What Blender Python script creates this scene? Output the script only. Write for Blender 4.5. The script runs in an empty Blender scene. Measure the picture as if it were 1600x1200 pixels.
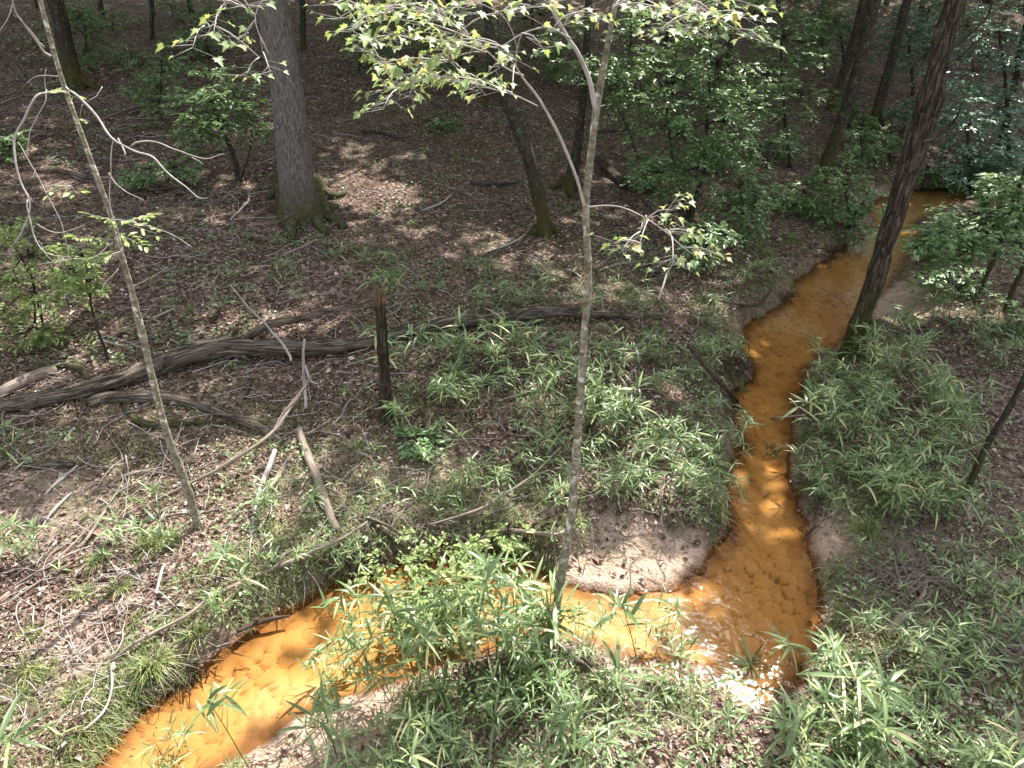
import bpy, math, random
import numpy as np

# ------------------------------------------------------------------ camera, world, sun, exposure
sc = bpy.context.scene
col = sc.collection
CAM_H, PITCH, FPX = 5.2, 31.4, 1130.0
cam_d = bpy.data.cameras.new('camera'); cam = bpy.data.objects.new('camera', cam_d); col.objects.link(cam)
cam.location = (0, 0, CAM_H); cam.rotation_euler = (math.radians(90 - PITCH), 0, 0)
cam_d.sensor_width = 36; cam_d.lens = 36 * FPX / 1600; cam_d.clip_start = 0.05; cam_d.clip_end = 600
sc.camera = cam
SUN_EL, SUN_AZ = 52.5, 26.0            # azimuth: degrees to the right of +y
w = bpy.data.worlds.new('World'); sc.world = w; w.use_nodes = True
nt = w.node_tree; nt.nodes.clear()
sky = nt.nodes.new('ShaderNodeTexSky'); sky.sky_type = 'NISHITA'; sky.sun_disc = False
sky.sun_elevation = math.radians(SUN_EL); sky.sun_rotation = math.radians(SUN_AZ)
sky.air_density = 1.0; sky.dust_density = 3.0; sky.ozone_density = 0.6
bg = nt.nodes.new('ShaderNodeBackground'); bg.inputs['Strength'].default_value = 0.14
wo = nt.nodes.new('ShaderNodeOutputWorld')
hz_ = nt.nodes.new('ShaderNodeHueSaturation'); hz_.inputs['Saturation'].default_value = .35
nt.links.new(sky.outputs[0], hz_.inputs['Color']); nt.links.new(hz_.outputs[0], bg.inputs[0]); nt.links.new(bg.outputs[0], wo.inputs[0])
sun_d = bpy.data.lights.new('sun', 'SUN'); sun = bpy.data.objects.new('sun', sun_d); col.objects.link(sun)
sun_d.energy = 4.2; sun_d.angle = math.radians(0.5); sun_d.color = (1.0, 0.95, 0.86)
e, a = math.radians(SUN_EL), math.radians(SUN_AZ)
S = np.array([math.sin(a) * math.cos(e), math.cos(a) * math.cos(e), math.sin(e)])   # towards the sun
sun.rotation_euler = (math.radians(90 - SUN_EL), 0, math.radians(180 - SUN_AZ) + 0.0)
from mathutils import Vector
sun.rotation_euler = Vector(S).to_track_quat('Z', 'Y').to_euler()
sc.view_settings.view_transform = 'Standard'; sc.view_settings.look = 'None'
sc.view_settings.exposure = 1.62; sc.view_settings.gamma = 1.0
cy = sc.cycles
cy.max_bounces = 7; cy.diffuse_bounces = 4; cy.glossy_bounces = 2; cy.transmission_bounces = 4; cy.transparent_max_bounces = 8
cy.caustics_reflective = False; cy.caustics_refractive = False
R = np.random.default_rng(7)
random.seed(3)

# ------------------------------------------------------------------ pixel <-> place (photo pixels, 1600 x 1200)
pr = math.radians(PITCH)
FWD = np.array([0, math.cos(pr), -math.sin(pr)]); UP = np.array([0, math.sin(pr), math.cos(pr)]); RT = np.array([1.0, 0, 0])
C0 = np.array([0, 0, CAM_H])
def ray(u, v):
    u = np.asarray(u, float); v = np.asarray(v, float)
    return ((u - 800) / FPX)[..., None] * RT + (-(v - 600) / FPX)[..., None] * UP + FWD
def onz(u, v, z):
    d = ray(u, v); t = (z - CAM_H) / d[..., 2]; return C0 + d * t[..., None]
def ony(u, v, Y):
    d = ray(u, v); t = Y / d[..., 1]; return C0 + d * t[..., None]
def depth(p): return float(np.dot(np.asarray(p) - C0, FWD))
def proj(p):
    q = np.asarray(p, float) - C0
    dz = q @ FWD
    return 800 + FPX * (q @ RT) / dz, 600 - FPX * (q @ UP) / dz, dz

# ------------------------------------------------------------------ noise
def _h(ix, iy, s):
    n = (ix.astype(np.int64) * 374761393 + iy.astype(np.int64) * 668265263 + s * 1442695041) & 0xffffffff
    n = ((n ^ (n >> 13)) * 1274126177) & 0xffffffff
    return ((n ^ (n >> 16)) & 0xffff) / 65535.0
def vnoise(x, y, s=0):
    ix, iy = np.floor(x), np.floor(y); fx, fy = x - ix, y - iy
    fx = fx * fx * (3 - 2 * fx); fy = fy * fy * (3 - 2 * fy)
    a_ = _h(ix, iy, s); b_ = _h(ix + 1, iy, s); c_ = _h(ix, iy + 1, s); d_ = _h(ix + 1, iy + 1, s)
    return (a_ + (b_ - a_) * fx) * (1 - fy) + (c_ + (d_ - c_) * fx) * fy
def fbm(x, y, o=4, s=0):
    r = 0; am = 0.5; t = 0
    for i in range(o):
        r = r + am * (vnoise(x, y, s + i * 17) * 2 - 1); t += am; am *= 0.5; x = x * 2.03 + 11.3; y = y * 2.03 - 7.1
    return r / t
def sst(x):
    x = np.clip(x, 0, 1); return x * x * (3 - 2 * x)
def worley(x, y, s=0):
    ix, iy = np.floor(x), np.floor(y)
    f1 = np.full(x.shape, 9.0); f2 = np.full(x.shape, 9.0); ox = np.zeros(x.shape); oy = np.zeros(x.shape)
    for dx in (-1, 0, 1):
        for dy in (-1, 0, 1):
            cx, cy_ = ix + dx, iy + dy
            px = cx + _h(cx, cy_, s); py = cy_ + _h(cx, cy_, s + 5)
            d = np.hypot(px - x, py - y)
            nw = d < f1; ox = np.where(nw, x - px, ox); oy = np.where(nw, y - py, oy)
            f2 = np.minimum(f2, np.maximum(f1, d)); f1 = np.minimum(f1, d)
    return f1, f2, (-ox * .75 - oy * .65) / np.maximum(f1, .02)

# ------------------------------------------------------------------ the stream outline and the lie of the land
WPX = [(90,1290),(150,1200),(185,1160),(230,1112),(285,1072),(330,1035),(400,978),(470,935),(540,905),(600,885),(680,872),(760,862),(820,876),(866,905),(920,922),(980,926),(1040,914),(1092,890),(1112,858),(1138,825),(1135,780),(1140,740),(1160,690),(1152,655),(1138,612),(1176,592),(1172,565),(1152,538),(1162,514),(1200,488),(1230,465),(1242,440),(1280,412),(1312,388),(1345,370),(1366,350),(1352,326),(1378,306),(1430,296),(1500,292),(1580,284),(1680,272),
       (1700,292),(1560,306),(1480,322),(1432,345),(1438,372),(1418,405),(1396,440),(1352,490),(1315,538),(1268,570),(1246,612),(1238,680),(1236,740),(1252,795),(1272,850),(1276,910),(1285,960),(1275,1012),(1240,1068),(1175,1098),(1100,1066),(1040,1050),(950,1022),(900,1008),(862,994),(820,1004),(780,1012),(690,1040),(600,1072),(540,1092),(480,1112),(420,1148),(360,1188),(300,1240),(240,1300),(130,1400)]
wp = np.array(WPX, float)
WP = onz(wp[:, 0], wp[:, 1], 0.0)[:, :2]
def sdist_exact(x, y):
    sh = x.shape; P = np.stack([x.ravel(), y.ravel()], 1); out = np.full(len(P), 1e9); ins = np.zeros(len(P), bool)
    n = len(WP)
    for i in range(n):
        a_, b_ = WP[i], WP[(i + 1) % n]; ab = b_ - a_
        t = np.clip(((P - a_) @ ab) / (ab @ ab), 0, 1)
        dd = P - a_ - t[:, None] * ab
        out = np.minimum(out, (dd ** 2).sum(1))
        cond = (a_[1] > P[:, 1]) != (b_[1] > P[:, 1])
        with np.errstate(divide='ignore', invalid='ignore'):
            xi = ab[0] * (P[:, 1] - a_[1]) / ab[1] + a_[0]
        ins ^= cond & (P[:, 0] < xi)
    out = np.sqrt(out); out[ins] *= -1
    return out.reshape(sh)
def _sgrid(x0, x1, y0, y1, st_):
    gx_, gy_ = np.arange(x0, x1 + st_, st_), np.arange(y0, y1 + st_, st_)
    return (x0, y0, st_, sdist_exact(*np.meshgrid(gx_, gy_, indexing='ij')))
SG = [_sgrid(-185, 185, -185, 185, 1.0), _sgrid(-9, 19, -1, 25, .045)]
def sdist(x, y):
    x, y = np.broadcast_arrays(np.asarray(x, float), np.asarray(y, float)); o = np.empty(x.shape)
    near = (x > -8.9) & (x < 18.9) & (y > -.9) & (y < 24.9)
    for m_, (gx0, gy0, st_, G_) in ((~near, SG[0]), (near, SG[1])):
        if not m_.any(): continue
        a_ = (x[m_] - gx0) / st_; b_ = (y[m_] - gy0) / st_; i = np.clip(a_.astype(int), 0, G_.shape[0] - 2); j = np.clip(b_.astype(int), 0, G_.shape[1] - 2); fa = a_ - i; fb = b_ - j
        o[m_] = (G_[i, j] * (1 - fa) + G_[i + 1, j] * fa) * (1 - fb) + (G_[i, j + 1] * (1 - fa) + G_[i + 1, j + 1] * fa) * fb
    return o
BARS = [(985,872,.52),(925,886,.32),(1060,862,.3),(1292,838,.34),(470,1150,.42),(560,1105,.35),(1400,470,.9),(1210,520,.3)]
BARW = [(onz(u, v, 0.05)[:2], r) for u, v, r in BARS]
XA = np.array([[-20,-8],[1,-4.5],[2.2,-2.6],[3.6,-.6],[4.2,1.4],[5.2,2.3],[8,2.6],[11,4.6],[14,7.5],[18,11],[40,26],[150,90]], float)
def barm(x, y):
    b = np.zeros_like(x)
    for c, r in BARW:
        b = np.maximum(b, 1 - sst((np.hypot(x - c[0], (y - c[1])) / r - .6) / .8))
    return b
def height(x, y, full=False):
    x = np.asarray(x, float); y = np.asarray(y, float)
    d0 = sdist(x, y)
    d = d0 + .07 * fbm(x * 3.1, y * 3.1, 3, 3) + .05 * fbm(x * 9, y * 9, 2, 31)
    L = sst((np.interp(y, XA[:, 0], XA[:, 1]) - x) / 2.5 + .5)
    b = barm(x, y)
    bank = (.17 + .10 * L) * sst(d / .30) * (1 - b) + b * (.04 * sst(d / .1) + .10 * sst(d / 1.2))
    far = np.clip(d - .35, 0, None)
    slope = L * .125 + (1 - L) * .035
    rr = np.hypot(x, y)
    z = bank + slope * far + (1 - L) * .09 * np.clip(d - 5, 0, None) + .0016 * np.clip(rr - 20, 0, None) ** 2 * 1.0
    k = sst(d / 1.2)
    z = z + k * (.05 * fbm(x * 1.3, y * 1.3, 4, 9) + .3 * sst(far / 8) * fbm(x * .16, y * .16, 3, 40)) + k * .02 * fbm(x * 6, y * 6, 3, 12)
    z = np.where(d < 0, -.34 * sst(-d / .2) - .01, z)
    if full: return z, d, b, L
    return z
def at(u, v):
    """ground point seen at photo pixel (u, v)"""
    sc_ = np.ndim(u) == 0
    u = np.atleast_1d(np.asarray(u, float)); v = np.atleast_1d(np.asarray(v, float))
    d = ray(u, v); lo = np.full(len(u), 1.5); t = lo.copy(); hit = np.zeros(len(u), bool); hi = lo.copy()
    if len(u) < 40:
        tt = np.geomspace(1.5, 165, 140); p = C0 + d[:, None] * tt[None, :, None]
        g = p[..., 2] < height(p[..., 0], p[..., 1]); g[:, -1] = True; k_ = np.maximum(g.argmax(1), 1); lo = tt[k_ - 1]; hi = tt[k_]; t = hi; hit[:] = True
    while not hit.all():
        p = C0 + d * t[:, None]
        g = p[:, 2] < height(p[:, 0], p[:, 1])
        newh = g & ~hit; hi[newh] = t[newh]; hit |= g
        if hit.all() or t.max() > 160: break
        lo = np.where(hit, lo, t); t = np.where(hit, t, t * 1.035)
    hi = np.where(hit, hi, t)
    for _ in range(9):
        m = (lo + hi) / 2; p = C0 + d * m[:, None]
        g = p[:, 2] < height(p[:, 0], p[:, 1]); hi = np.where(g, m, hi); lo = np.where(g, lo, m)
    p = C0 + d * hi[:, None]
    p[:, 2] = height(p[:, 0], p[:, 1])
    return p[0] if sc_ else p

# ------------------------------------------------------------------ materials
MATS = {}
def newmat(name):
    m = bpy.data.materials.new(name); m.use_nodes = True; m.node_tree.nodes.clear(); MATS[name] = m; return m, m.node_tree
def N(nt, typ, **kw):
    n = nt.nodes.new(typ)
    for k_, v_ in kw.items():
        if k_ == 'inp':
            for a_, b_ in v_.items(): n.inputs[a_].default_value = b_
        else: setattr(n, k_, v_)
    return n
def ramp(nt, stops, src):
    r = N(nt, 'ShaderNodeValToRGB'); el = r.color_ramp.elements
    while len(el) < len(stops): el.new(.5)
    for e_, (p, c) in zip(el, stops): e_.position = p; e_.color = (*c, 1)
    nt.links.new(src, r.inputs[0]); return r.outputs[0]
def mixc(nt, fac, a_, b_, mode='MIX'):
    m = N(nt, 'ShaderNodeMix', data_type='RGBA', blend_type=mode)
    for s_, v_ in ((m.inputs[0], fac), (m.inputs[6], a_), (m.inputs[7], b_)):
        if hasattr(v_, 'links') or isinstance(v_, bpy.types.NodeSocket): nt.links.new(v_, s_)
        else: s_.default_value = v_ if np.ndim(v_) == 0 else (*v_, 1)
    return m.outputs[2]
def noise(nt, scale, det=4, vec=None, rough=.55, dist=0):
    n = N(nt, 'ShaderNodeTexNoise', inp={'Scale': scale, 'Detail': det, 'Roughness': rough, 'Distortion': dist})
    if vec is not None: nt.links.new(vec, n.inputs['Vector'])
    return n.outputs['Fac']
def bump(nt, h, strength, dist=.02, prev=None):
    b = N(nt, 'ShaderNodeBump', inp={'Strength': strength, 'Distance': dist}); nt.links.new(h, b.inputs['Height'])
    if prev is not None: nt.links.new(prev, b.inputs['Normal'])
    return b.outputs[0]
def out(nt, sh):
    o = N(nt, 'ShaderNodeOutputMaterial'); nt.links.new(sh, o.inputs[0])
def math_(nt, op, a_, b_=None, clamp=False):
    m = N(nt, 'ShaderNodeMath', operation=op, use_clamp=clamp)
    for s_, v_ in zip(m.inputs, (a_, b_)):
        if v_ is None: continue
        if isinstance(v_, bpy.types.NodeSocket): nt.links.new(v_, s_)
        else: s_.default_value = v_
    return m.outputs[0]
def attr(nt, name): return N(nt, 'ShaderNodeAttribute', attribute_name=name)

def ground_mat():
    m, t = newmat('forest floor')
    pos = N(t, 'ShaderNodeNewGeometry').outputs['Position']
    vo = N(t, 'ShaderNodeTexVoronoi', inp={'Scale': 26, 'Randomness': 1}); wn = N(t, 'ShaderNodeTexNoise', inp={'Scale': 18, 'Detail': 3})
    t.links.new(pos, wn.inputs['Vector'])
    ad = N(t, 'ShaderNodeMixRGB', blend_type='LINEAR_LIGHT', inp={0: .05}); t.links.new(pos, ad.inputs[1]); t.links.new(wn.outputs['Color'], ad.inputs[2])
    t.links.new(ad.outputs[0], vo.inputs['Vector'])
    sep = N(t, 'ShaderNodeSeparateColor'); t.links.new(vo.outputs['Color'], sep.inputs[0])
    lit = ramp(t, [(0, (.022, .012, .009)), (.35, (.075, .044, .034)), (.7, (.19, .125, .10)), (1, (.43, .32, .27))], sep.outputs[0])
    big = noise(t, 1.3, 5, pos); lit = mixc(t, ramp(t, [(.35, (0,)*3), (.65, (1,)*3)], big), lit, mixc(t, .6, lit, (.055, .035, .026)))
    fine = noise(t, 55, 6, pos, .7)
    sandc = ramp(t, [(.3, (.30, .215, .165)), (.55, (.42, .31, .24)), (.8, (.52, .40, .32))], noise(t, 8, 6, pos, .7))
    speck = ramp(t, [(.60, (0,)*3), (.68, (1,)*3)], noise(t, 38, 3, pos, .6))
    sandc = mixc(t, math_(t, 'MULTIPLY', speck, .65), sandc, (.07, .045, .03))
    soilc = ramp(t, [(.3, (.085, .06, .048)), (.5, (.20, .145, .115)), (.75, (.34, .26, .21))], noise(t, 14, 6, pos, .7))
    c = mixc(t, attr(t, 'pale').outputs['Fac'], lit, mixc(t, ramp(t, [(.3, (.2,)*3), (.65, (1,)*3)], fine), lit, (.46, .36, .30)))
    c = mixc(t, attr(t, 'soil').outputs['Fac'], c, soilc)
    c = mixc(t, attr(t, 'sand').outputs['Fac'], c, sandc)
    c = mixc(t, attr(t, 'wet').outputs['Fac'], c, mixc(t, .7, c, (.10, .04, .012)))
    mg = math_(t, 'MULTIPLY', attr(t, 'green').outputs['Fac'], ramp(t, [(.45, (0,)*3), (.6, (1,)*3)], noise(t, 5, 6, pos, .7)))
    c = mixc(t, mg, c, (.06, .085, .02))
    b = bump(t, fine, .6, .02); b = bump(t, vo.outputs['Distance'], .7, .02, b); b = bump(t, noise(t, 7, 5, pos), .5, .05, b)
    p = N(t, 'ShaderNodeBsdfPrincipled', inp={'Roughness': .92, 'Specular IOR Level': .25}); t.links.new(c, p.inputs['Base Color']); t.links.new(b, p.inputs['Normal'])
    out(t, p.outputs[0]); return m
def bed_mat():
    m, t = newmat('orange stream sand')
    pos = N(t, 'ShaderNodeNewGeometry').outputs['Position']
    rp = attr(t, 'rip').outputs['Fac']
    c = ramp(t, [(0, (.07, .034, .014)), (.25, (.21, .125, .058)), (.5, (.34, .225, .11)), (1, (.46, .325, .185))], rp)
    big = ramp(t, [(.35, (0,)*3), (.7, (1,)*3)], noise(t, 1.1, 4, pos))
    c = mixc(t, math_(t, 'MULTIPLY', big, .4), c, (.42, .23, .07))
    c = mixc(t, math_(t, 'MULTIPLY', attr(t, 'shal').outputs['Fac'], .75), c, ramp(t, [(0, (.16, .09, .05)), (.3, (.34, .245, .16)), (.6, (.46, .35, .25)), (1, (.55, .44, .33))], rp))  # pale sunlit look painted into the sand colour of these patches
    c = mixc(t, attr(t, 'edge').outputs['Fac'], c, (.11, .05, .022))
    sp = ramp(t, [(.66, (0,)*3), (.72, (1,)*3)], noise(t, 20, 3, pos, .6)); c = mixc(t, math_(t, 'MULTIPLY', sp, .5), c, (.10, .05, .03))
    b = bump(t, noise(t, 60, 4, pos), .25, .01)
    p = N(t, 'ShaderNodeBsdfPrincipled', inp={'Roughness': .85}); t.links.new(c, p.inputs['Base Color']); t.links.new(b, p.inputs['Normal'])
    out(t, p.outputs[0]); return m
def water_mat():
    m, t = newmat('tannin water')
    pos = N(t, 'ShaderNodeNewGeometry').outputs['Position']
    tr = N(t, 'ShaderNodeBsdfTransparent', inp={'Color': (1.0, .84, .60, 1)})
    n1 = noise(t, 7, 2, pos, .5, .8); n2 = noise(t, 24, 2, pos, .5, .4)
    b = bump(t, n1, .5, .012); b = bump(t, n2, .5, .0045, b)
    g = N(t, 'ShaderNodeBsdfGlossy', inp={'Color': (1, 1, 1, 1), 'Roughness': .03}); t.links.new(b, g.inputs['Normal'])
    f = N(t, 'ShaderNodeFresnel', inp={'IOR': 1.33}); t.links.new(b, f.inputs['Normal'])
    mx = N(t, 'ShaderNodeMixShader'); t.links.new(f.outputs[0], mx.inputs[0]); t.links.new(tr.outputs[0], mx.inputs[1]); t.links.new(g.outputs[0], mx.inputs[2])
    out(t, mx.outputs[0]); return m
def leaf_mat(name, stops, trans=.35, tcol=(.30, .45, .04), rough=.45, spec=.5):
    m, t = newmat(name)
    c = ramp(t, stops, attr(t, 'rnd').outputs['Fac'])
    p = N(t, 'ShaderNodeBsdfPrincipled', inp={'Roughness': rough, 'Specular IOR Level': spec}); t.links.new(c, p.inputs['Base Color'])
    tr = N(t, 'ShaderNodeBsdfTranslucent'); t.links.new(mixc(t, .5, c, tcol), tr.inputs[0])
    mx = N(t, 'ShaderNodeMixShader', inp={0: trans}); t.links.new(p.outputs[0], mx.inputs[1]); t.links.new(tr.outputs[0], mx.inputs[2])
    out(t, mx.outputs[0]); return m
def bark_mat(name, dark, mid, light, su=60, sv=6, bstr=.8, bd=.02, moss=(.10, .10, .02), patch=None, crack=0.0):
    m, t = newmat(name)
    v = attr(t, 'bc').outputs['Vector']
    mp = N(t, 'ShaderNodeMapping', inp={'Scale': (su, su, sv)}); t.links.new(v, mp.inputs[0])
    n1 = noise(t, 1, 6, mp.outputs[0], .7, .15)
    n2 = noise(t, 9, 5, v, .7)
    c = ramp(t, [(.32, dark), (.5, mid), (.72, light)], n1)
    c = mixc(t, math_(t, 'MULTIPLY', n2, .45), c, dark)
    if patch: c = mixc(t, ramp(t, [(.56, (0,)*3), (.64, (1,)*3)], noise(t, 14, 4, v, .6)), c, patch)
    if crack:
        m2 = N(t, 'ShaderNodeMapping', inp={'Scale': (su * .38, su * .38, sv * .55)}); t.links.new(v, m2.inputs[0])
        wv = N(t, 'ShaderNodeMixRGB', blend_type='LINEAR_LIGHT', inp={0: .5}); nn_ = N(t, 'ShaderNodeTexNoise', inp={'Scale': 1.3, 'Detail': 3}); t.links.new(m2.outputs[0], nn_.inputs['Vector']); t.links.new(m2.outputs[0], wv.inputs[1]); t.links.new(nn_.outputs['Color'], wv.inputs[2])
        vc = N(t, 'ShaderNodeTexVoronoi', feature='DISTANCE_TO_EDGE', inp={'Scale': 1}); t.links.new(wv.outputs[0], vc.inputs['Vector'])
        ck_ = ramp(t, [(0, (1,)*3), (.14, (0,)*3)], vc.outputs['Distance']); c = mixc(t, math_(t, 'MULTIPLY', ck_, crack), c, tuple(q * .35 for q in dark))
    mm = math_(t, 'MULTIPLY', attr(t, 'moss').outputs['Fac'], ramp(t, [(.34, (.1,)*3), (.50, (.95,)*3)], n2))
    c = mixc(t, mm, c, ramp(t, [(.3, tuple(q * .4 for q in moss)), (.7, moss)], noise(t, 60, 4, v, .7)))
    b = bump(t, n1, bstr, bd)
    if crack: b = bump(t, math_(t, 'SUBTRACT', 1.0, ck_), crack, bd, b)
    b = bump(t, noise(t, 70, 4, v, .7), .4, .006, b)
    p = N(t, 'ShaderNodeBsdfPrincipled', inp={'Roughness': .88, 'Specular IOR Level': .3}); t.links.new(c, p.inputs['Base Color']); t.links.new(b, p.inputs['Normal'])
    out(t, p.outputs[0]); return m
ground_mat(); bed_mat(); water_mat()
M = MATS
bark_mat('oak bark', (.06, .054, .048), (.30, .28, .255), (.58, .55, .52), 110, 8, 1.0, .04, crack=.55)
bark_mat('dark bark', (.020, .016, .012), (.065, .054, .043), (.16, .14, .115), 60, 6, .9, .03, patch=(.13, .16, .10), crack=.6)
bark_mat('brown bark', (.030, .022, .017), (.095, .073, .057), (.25, .205, .17), 50, 5, 1.0, .05, patch=(.17, .13, .09), crack=.8)
bark_mat('sapling bark', (.10, .085, .06), (.28, .26, .195), (.50, .48, .41), 22, 26, .7, .01, patch=(.66, .64, .58), crack=.35)
bark_mat('rotten wood', (.06, .044, .034), (.30, .24, .19), (.58, .50, .42), 70, 3.5, 1.0, .06, crack=.75)
bark_mat('dead wood', (.09, .07, .055), (.25, .20, .165), (.44, .37, .31), 80, 6, .8, .01)
bark_mat('pale twig', (.20, .175, .16), (.44, .40, .38), (.64, .61, .59), 80, 10, .4, .004)
bark_mat('wet wood', (.02, .012, .009), (.06, .038, .028), (.16, .11, .085), 80, 8, .8, .01)
bark_mat('orange wood', (.07, .04, .022), (.18, .11, .06), (.32, .21, .12), 90, 4, .8, .02)
leaf_mat('cane leaf', [(0, (.05, .095, .04)), (.35, (.13, .215, .085)), (.65, (.30, .40, .19)), (.86, (.50, .56, .24)), (1, (.66, .56, .34))], .34, (.42, .50, .10), .36, .55)
leaf_mat('maple leaf', [(0, (.16, .27, .10)), (.6, (.30, .42, .19)), (.9, (.46, .52, .22)), (1, (.55, .36, .10))], .42, (.55, .60, .14))
leaf_mat('shrub leaf', [(0, (.07, .14, .055)), (.5, (.17, .29, .12)), (1, (.36, .50, .24))], .36, (.34, .48, .12), .4, .6)
leaf_mat('holly leaf', [(0, (.05, .12, .07)), (.5, (.16, .28, .19)), (1, (.40, .52, .42))], .4, (.30, .48, .25), .3, .8)
leaf_mat('light shrub leaf', [(0, (.15, .22, .08)), (.6, (.30, .40, .15)), (1, (.48, .54, .22))], .42, (.46, .55, .12))
leaf_mat('grass blade', [(0, (.10, .15, .045)), (.5, (.19, .25, .08)), (.8, (.34, .35, .14)), (1, (.50, .43, .28))], .3, (.35, .45, .08))
leaf_mat('dry leaf', [(0, (.045, .024, .018)), (.35, (.135, .078, .060)), (.62, (.30, .205, .165)), (.84, (.52, .405, .345)), (1, (.76, .66, .58))], .12, (.4, .2, .08), .6, .4)
leaf_mat('canopy leaf', [(0, (.04, .08, .03)), (1, (.09, .16, .05))], .35, (.20, .35, .04))
leaf_mat('moss', [(0, (.05, .07, .012)), (1, (.16, .18, .03))], .2, (.2, .25, .03), .9, .1)

# ------------------------------------------------------------------ mesh builder
def nrm(v): return v / np.maximum(np.linalg.norm(v, axis=-1, keepdims=True), 1e-9)
class MB:
    def __init__(s): s.v = []; s.f = []; s.n = 0; s.at = {}
    def add(s, v, faces, **attrs):
        v = np.asarray(v, np.float32).reshape(-1, 3)
        for k_ in set(s.at) | set(attrs):
            lst = s.at.setdefault(k_, [])
            dim = 3 if k_ == 'bc' else 1
            have = sum(len(q) for q in lst)
            if have < s.n: lst.append(np.zeros((s.n - have, dim), np.float32))
            if k_ in attrs:
                lst.append(np.broadcast_to(np.asarray(attrs[k_], np.float32).reshape(-1, dim), (len(v), dim)))
            else: lst.append(np.zeros((len(v), dim), np.float32))
        s.v.append(v)
        for f in faces: s.f.append(np.asarray(f, np.int64) + s.n)
        s.n += len(v)
    def build(s, name, mat, parent=None, origin=None, smooth=True):
        v = np.concatenate(s.v)
        if origin is not None: v = v - np.asarray(origin, np.float32)
        me = bpy.data.meshes.new(name)
        li = np.concatenate([f.ravel() for f in s.f]).astype(np.int32)
        tot = np.concatenate([np.full(len(f), f.shape[1], np.int32) for f in s.f])
        st = np.concatenate([[0], np.cumsum(tot)[:-1]]).astype(np.int32)
        me.vertices.add(len(v)); me.vertices.foreach_set('co', v.ravel())
        me.loops.add(len(li)); me.loops.foreach_set('vertex_index', li)
        me.polygons.add(len(tot)); me.polygons.foreach_set('loop_start', st); me.polygons.foreach_set('loop_total', tot)
        me.polygons.foreach_set('use_smooth', np.full(len(tot), smooth))
        for k_, lst in s.at.items():
            a_ = np.concatenate(lst)
            if k_ == 'bc': q = me.attributes.new(k_, 'FLOAT_VECTOR', 'POINT'); q.data.foreach_set('vector', a_.ravel())
            else: q = me.attributes.new(k_, 'FLOAT', 'POINT'); q.data.foreach_set('value', a_.ravel())
        me.materials.append(M[mat]); me.update(calc_edges=True)
        o = bpy.data.objects.new(name, me); col.objects.link(o)
        if parent is not None: o.parent = parent
        elif origin is not None: o.location = origin
        return o
def tag(o, label, cat, group=None):
    o['label'] = label; o['category'] = cat
    if group: o['group'] = group
    return o
def thing(name, loc, label, cat, group=None):
    o = bpy.data.objects.new(name, None); o.empty_display_size = .2; col.objects.link(o); o.location = [float(q) for q in loc]
    return tag(o, label, cat, group)
def spline(P, r, n):
    P = np.asarray(P, float); r = np.asarray(r, float)
    if len(P) < 3:
        t = np.linspace(0, 1, n)[:, None]; return P[0] + (P[-1] - P[0]) * t, np.interp(np.linspace(0, 1, n), np.linspace(0, 1, len(r)), r)
    ch = np.concatenate([[0], np.cumsum(np.linalg.norm(np.diff(P, axis=0), axis=1))]); q = np.linspace(0, ch[-1], n)
    Q = np.vstack([2 * P[0] - P[1], P, 2 * P[-1] - P[-2]]); o = np.zeros((n, 3))
    k_ = np.clip(np.searchsorted(ch, q, 'right') - 1, 0, len(P) - 2); t = ((q - ch[k_]) / np.maximum(ch[k_ + 1] - ch[k_], 1e-9))[:, None]
    a_, b_, c_, d_ = Q[k_], Q[k_ + 1], Q[k_ + 2], Q[k_ + 3]
    o = .5 * ((2 * b_) + (-a_ + c_) * t + (2 * a_ - 5 * b_ + 4 * c_ - d_) * t ** 2 + (-a_ + 3 * b_ - 3 * c_ + d_) * t ** 3)
    return o, np.interp(q, ch, r)
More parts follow.
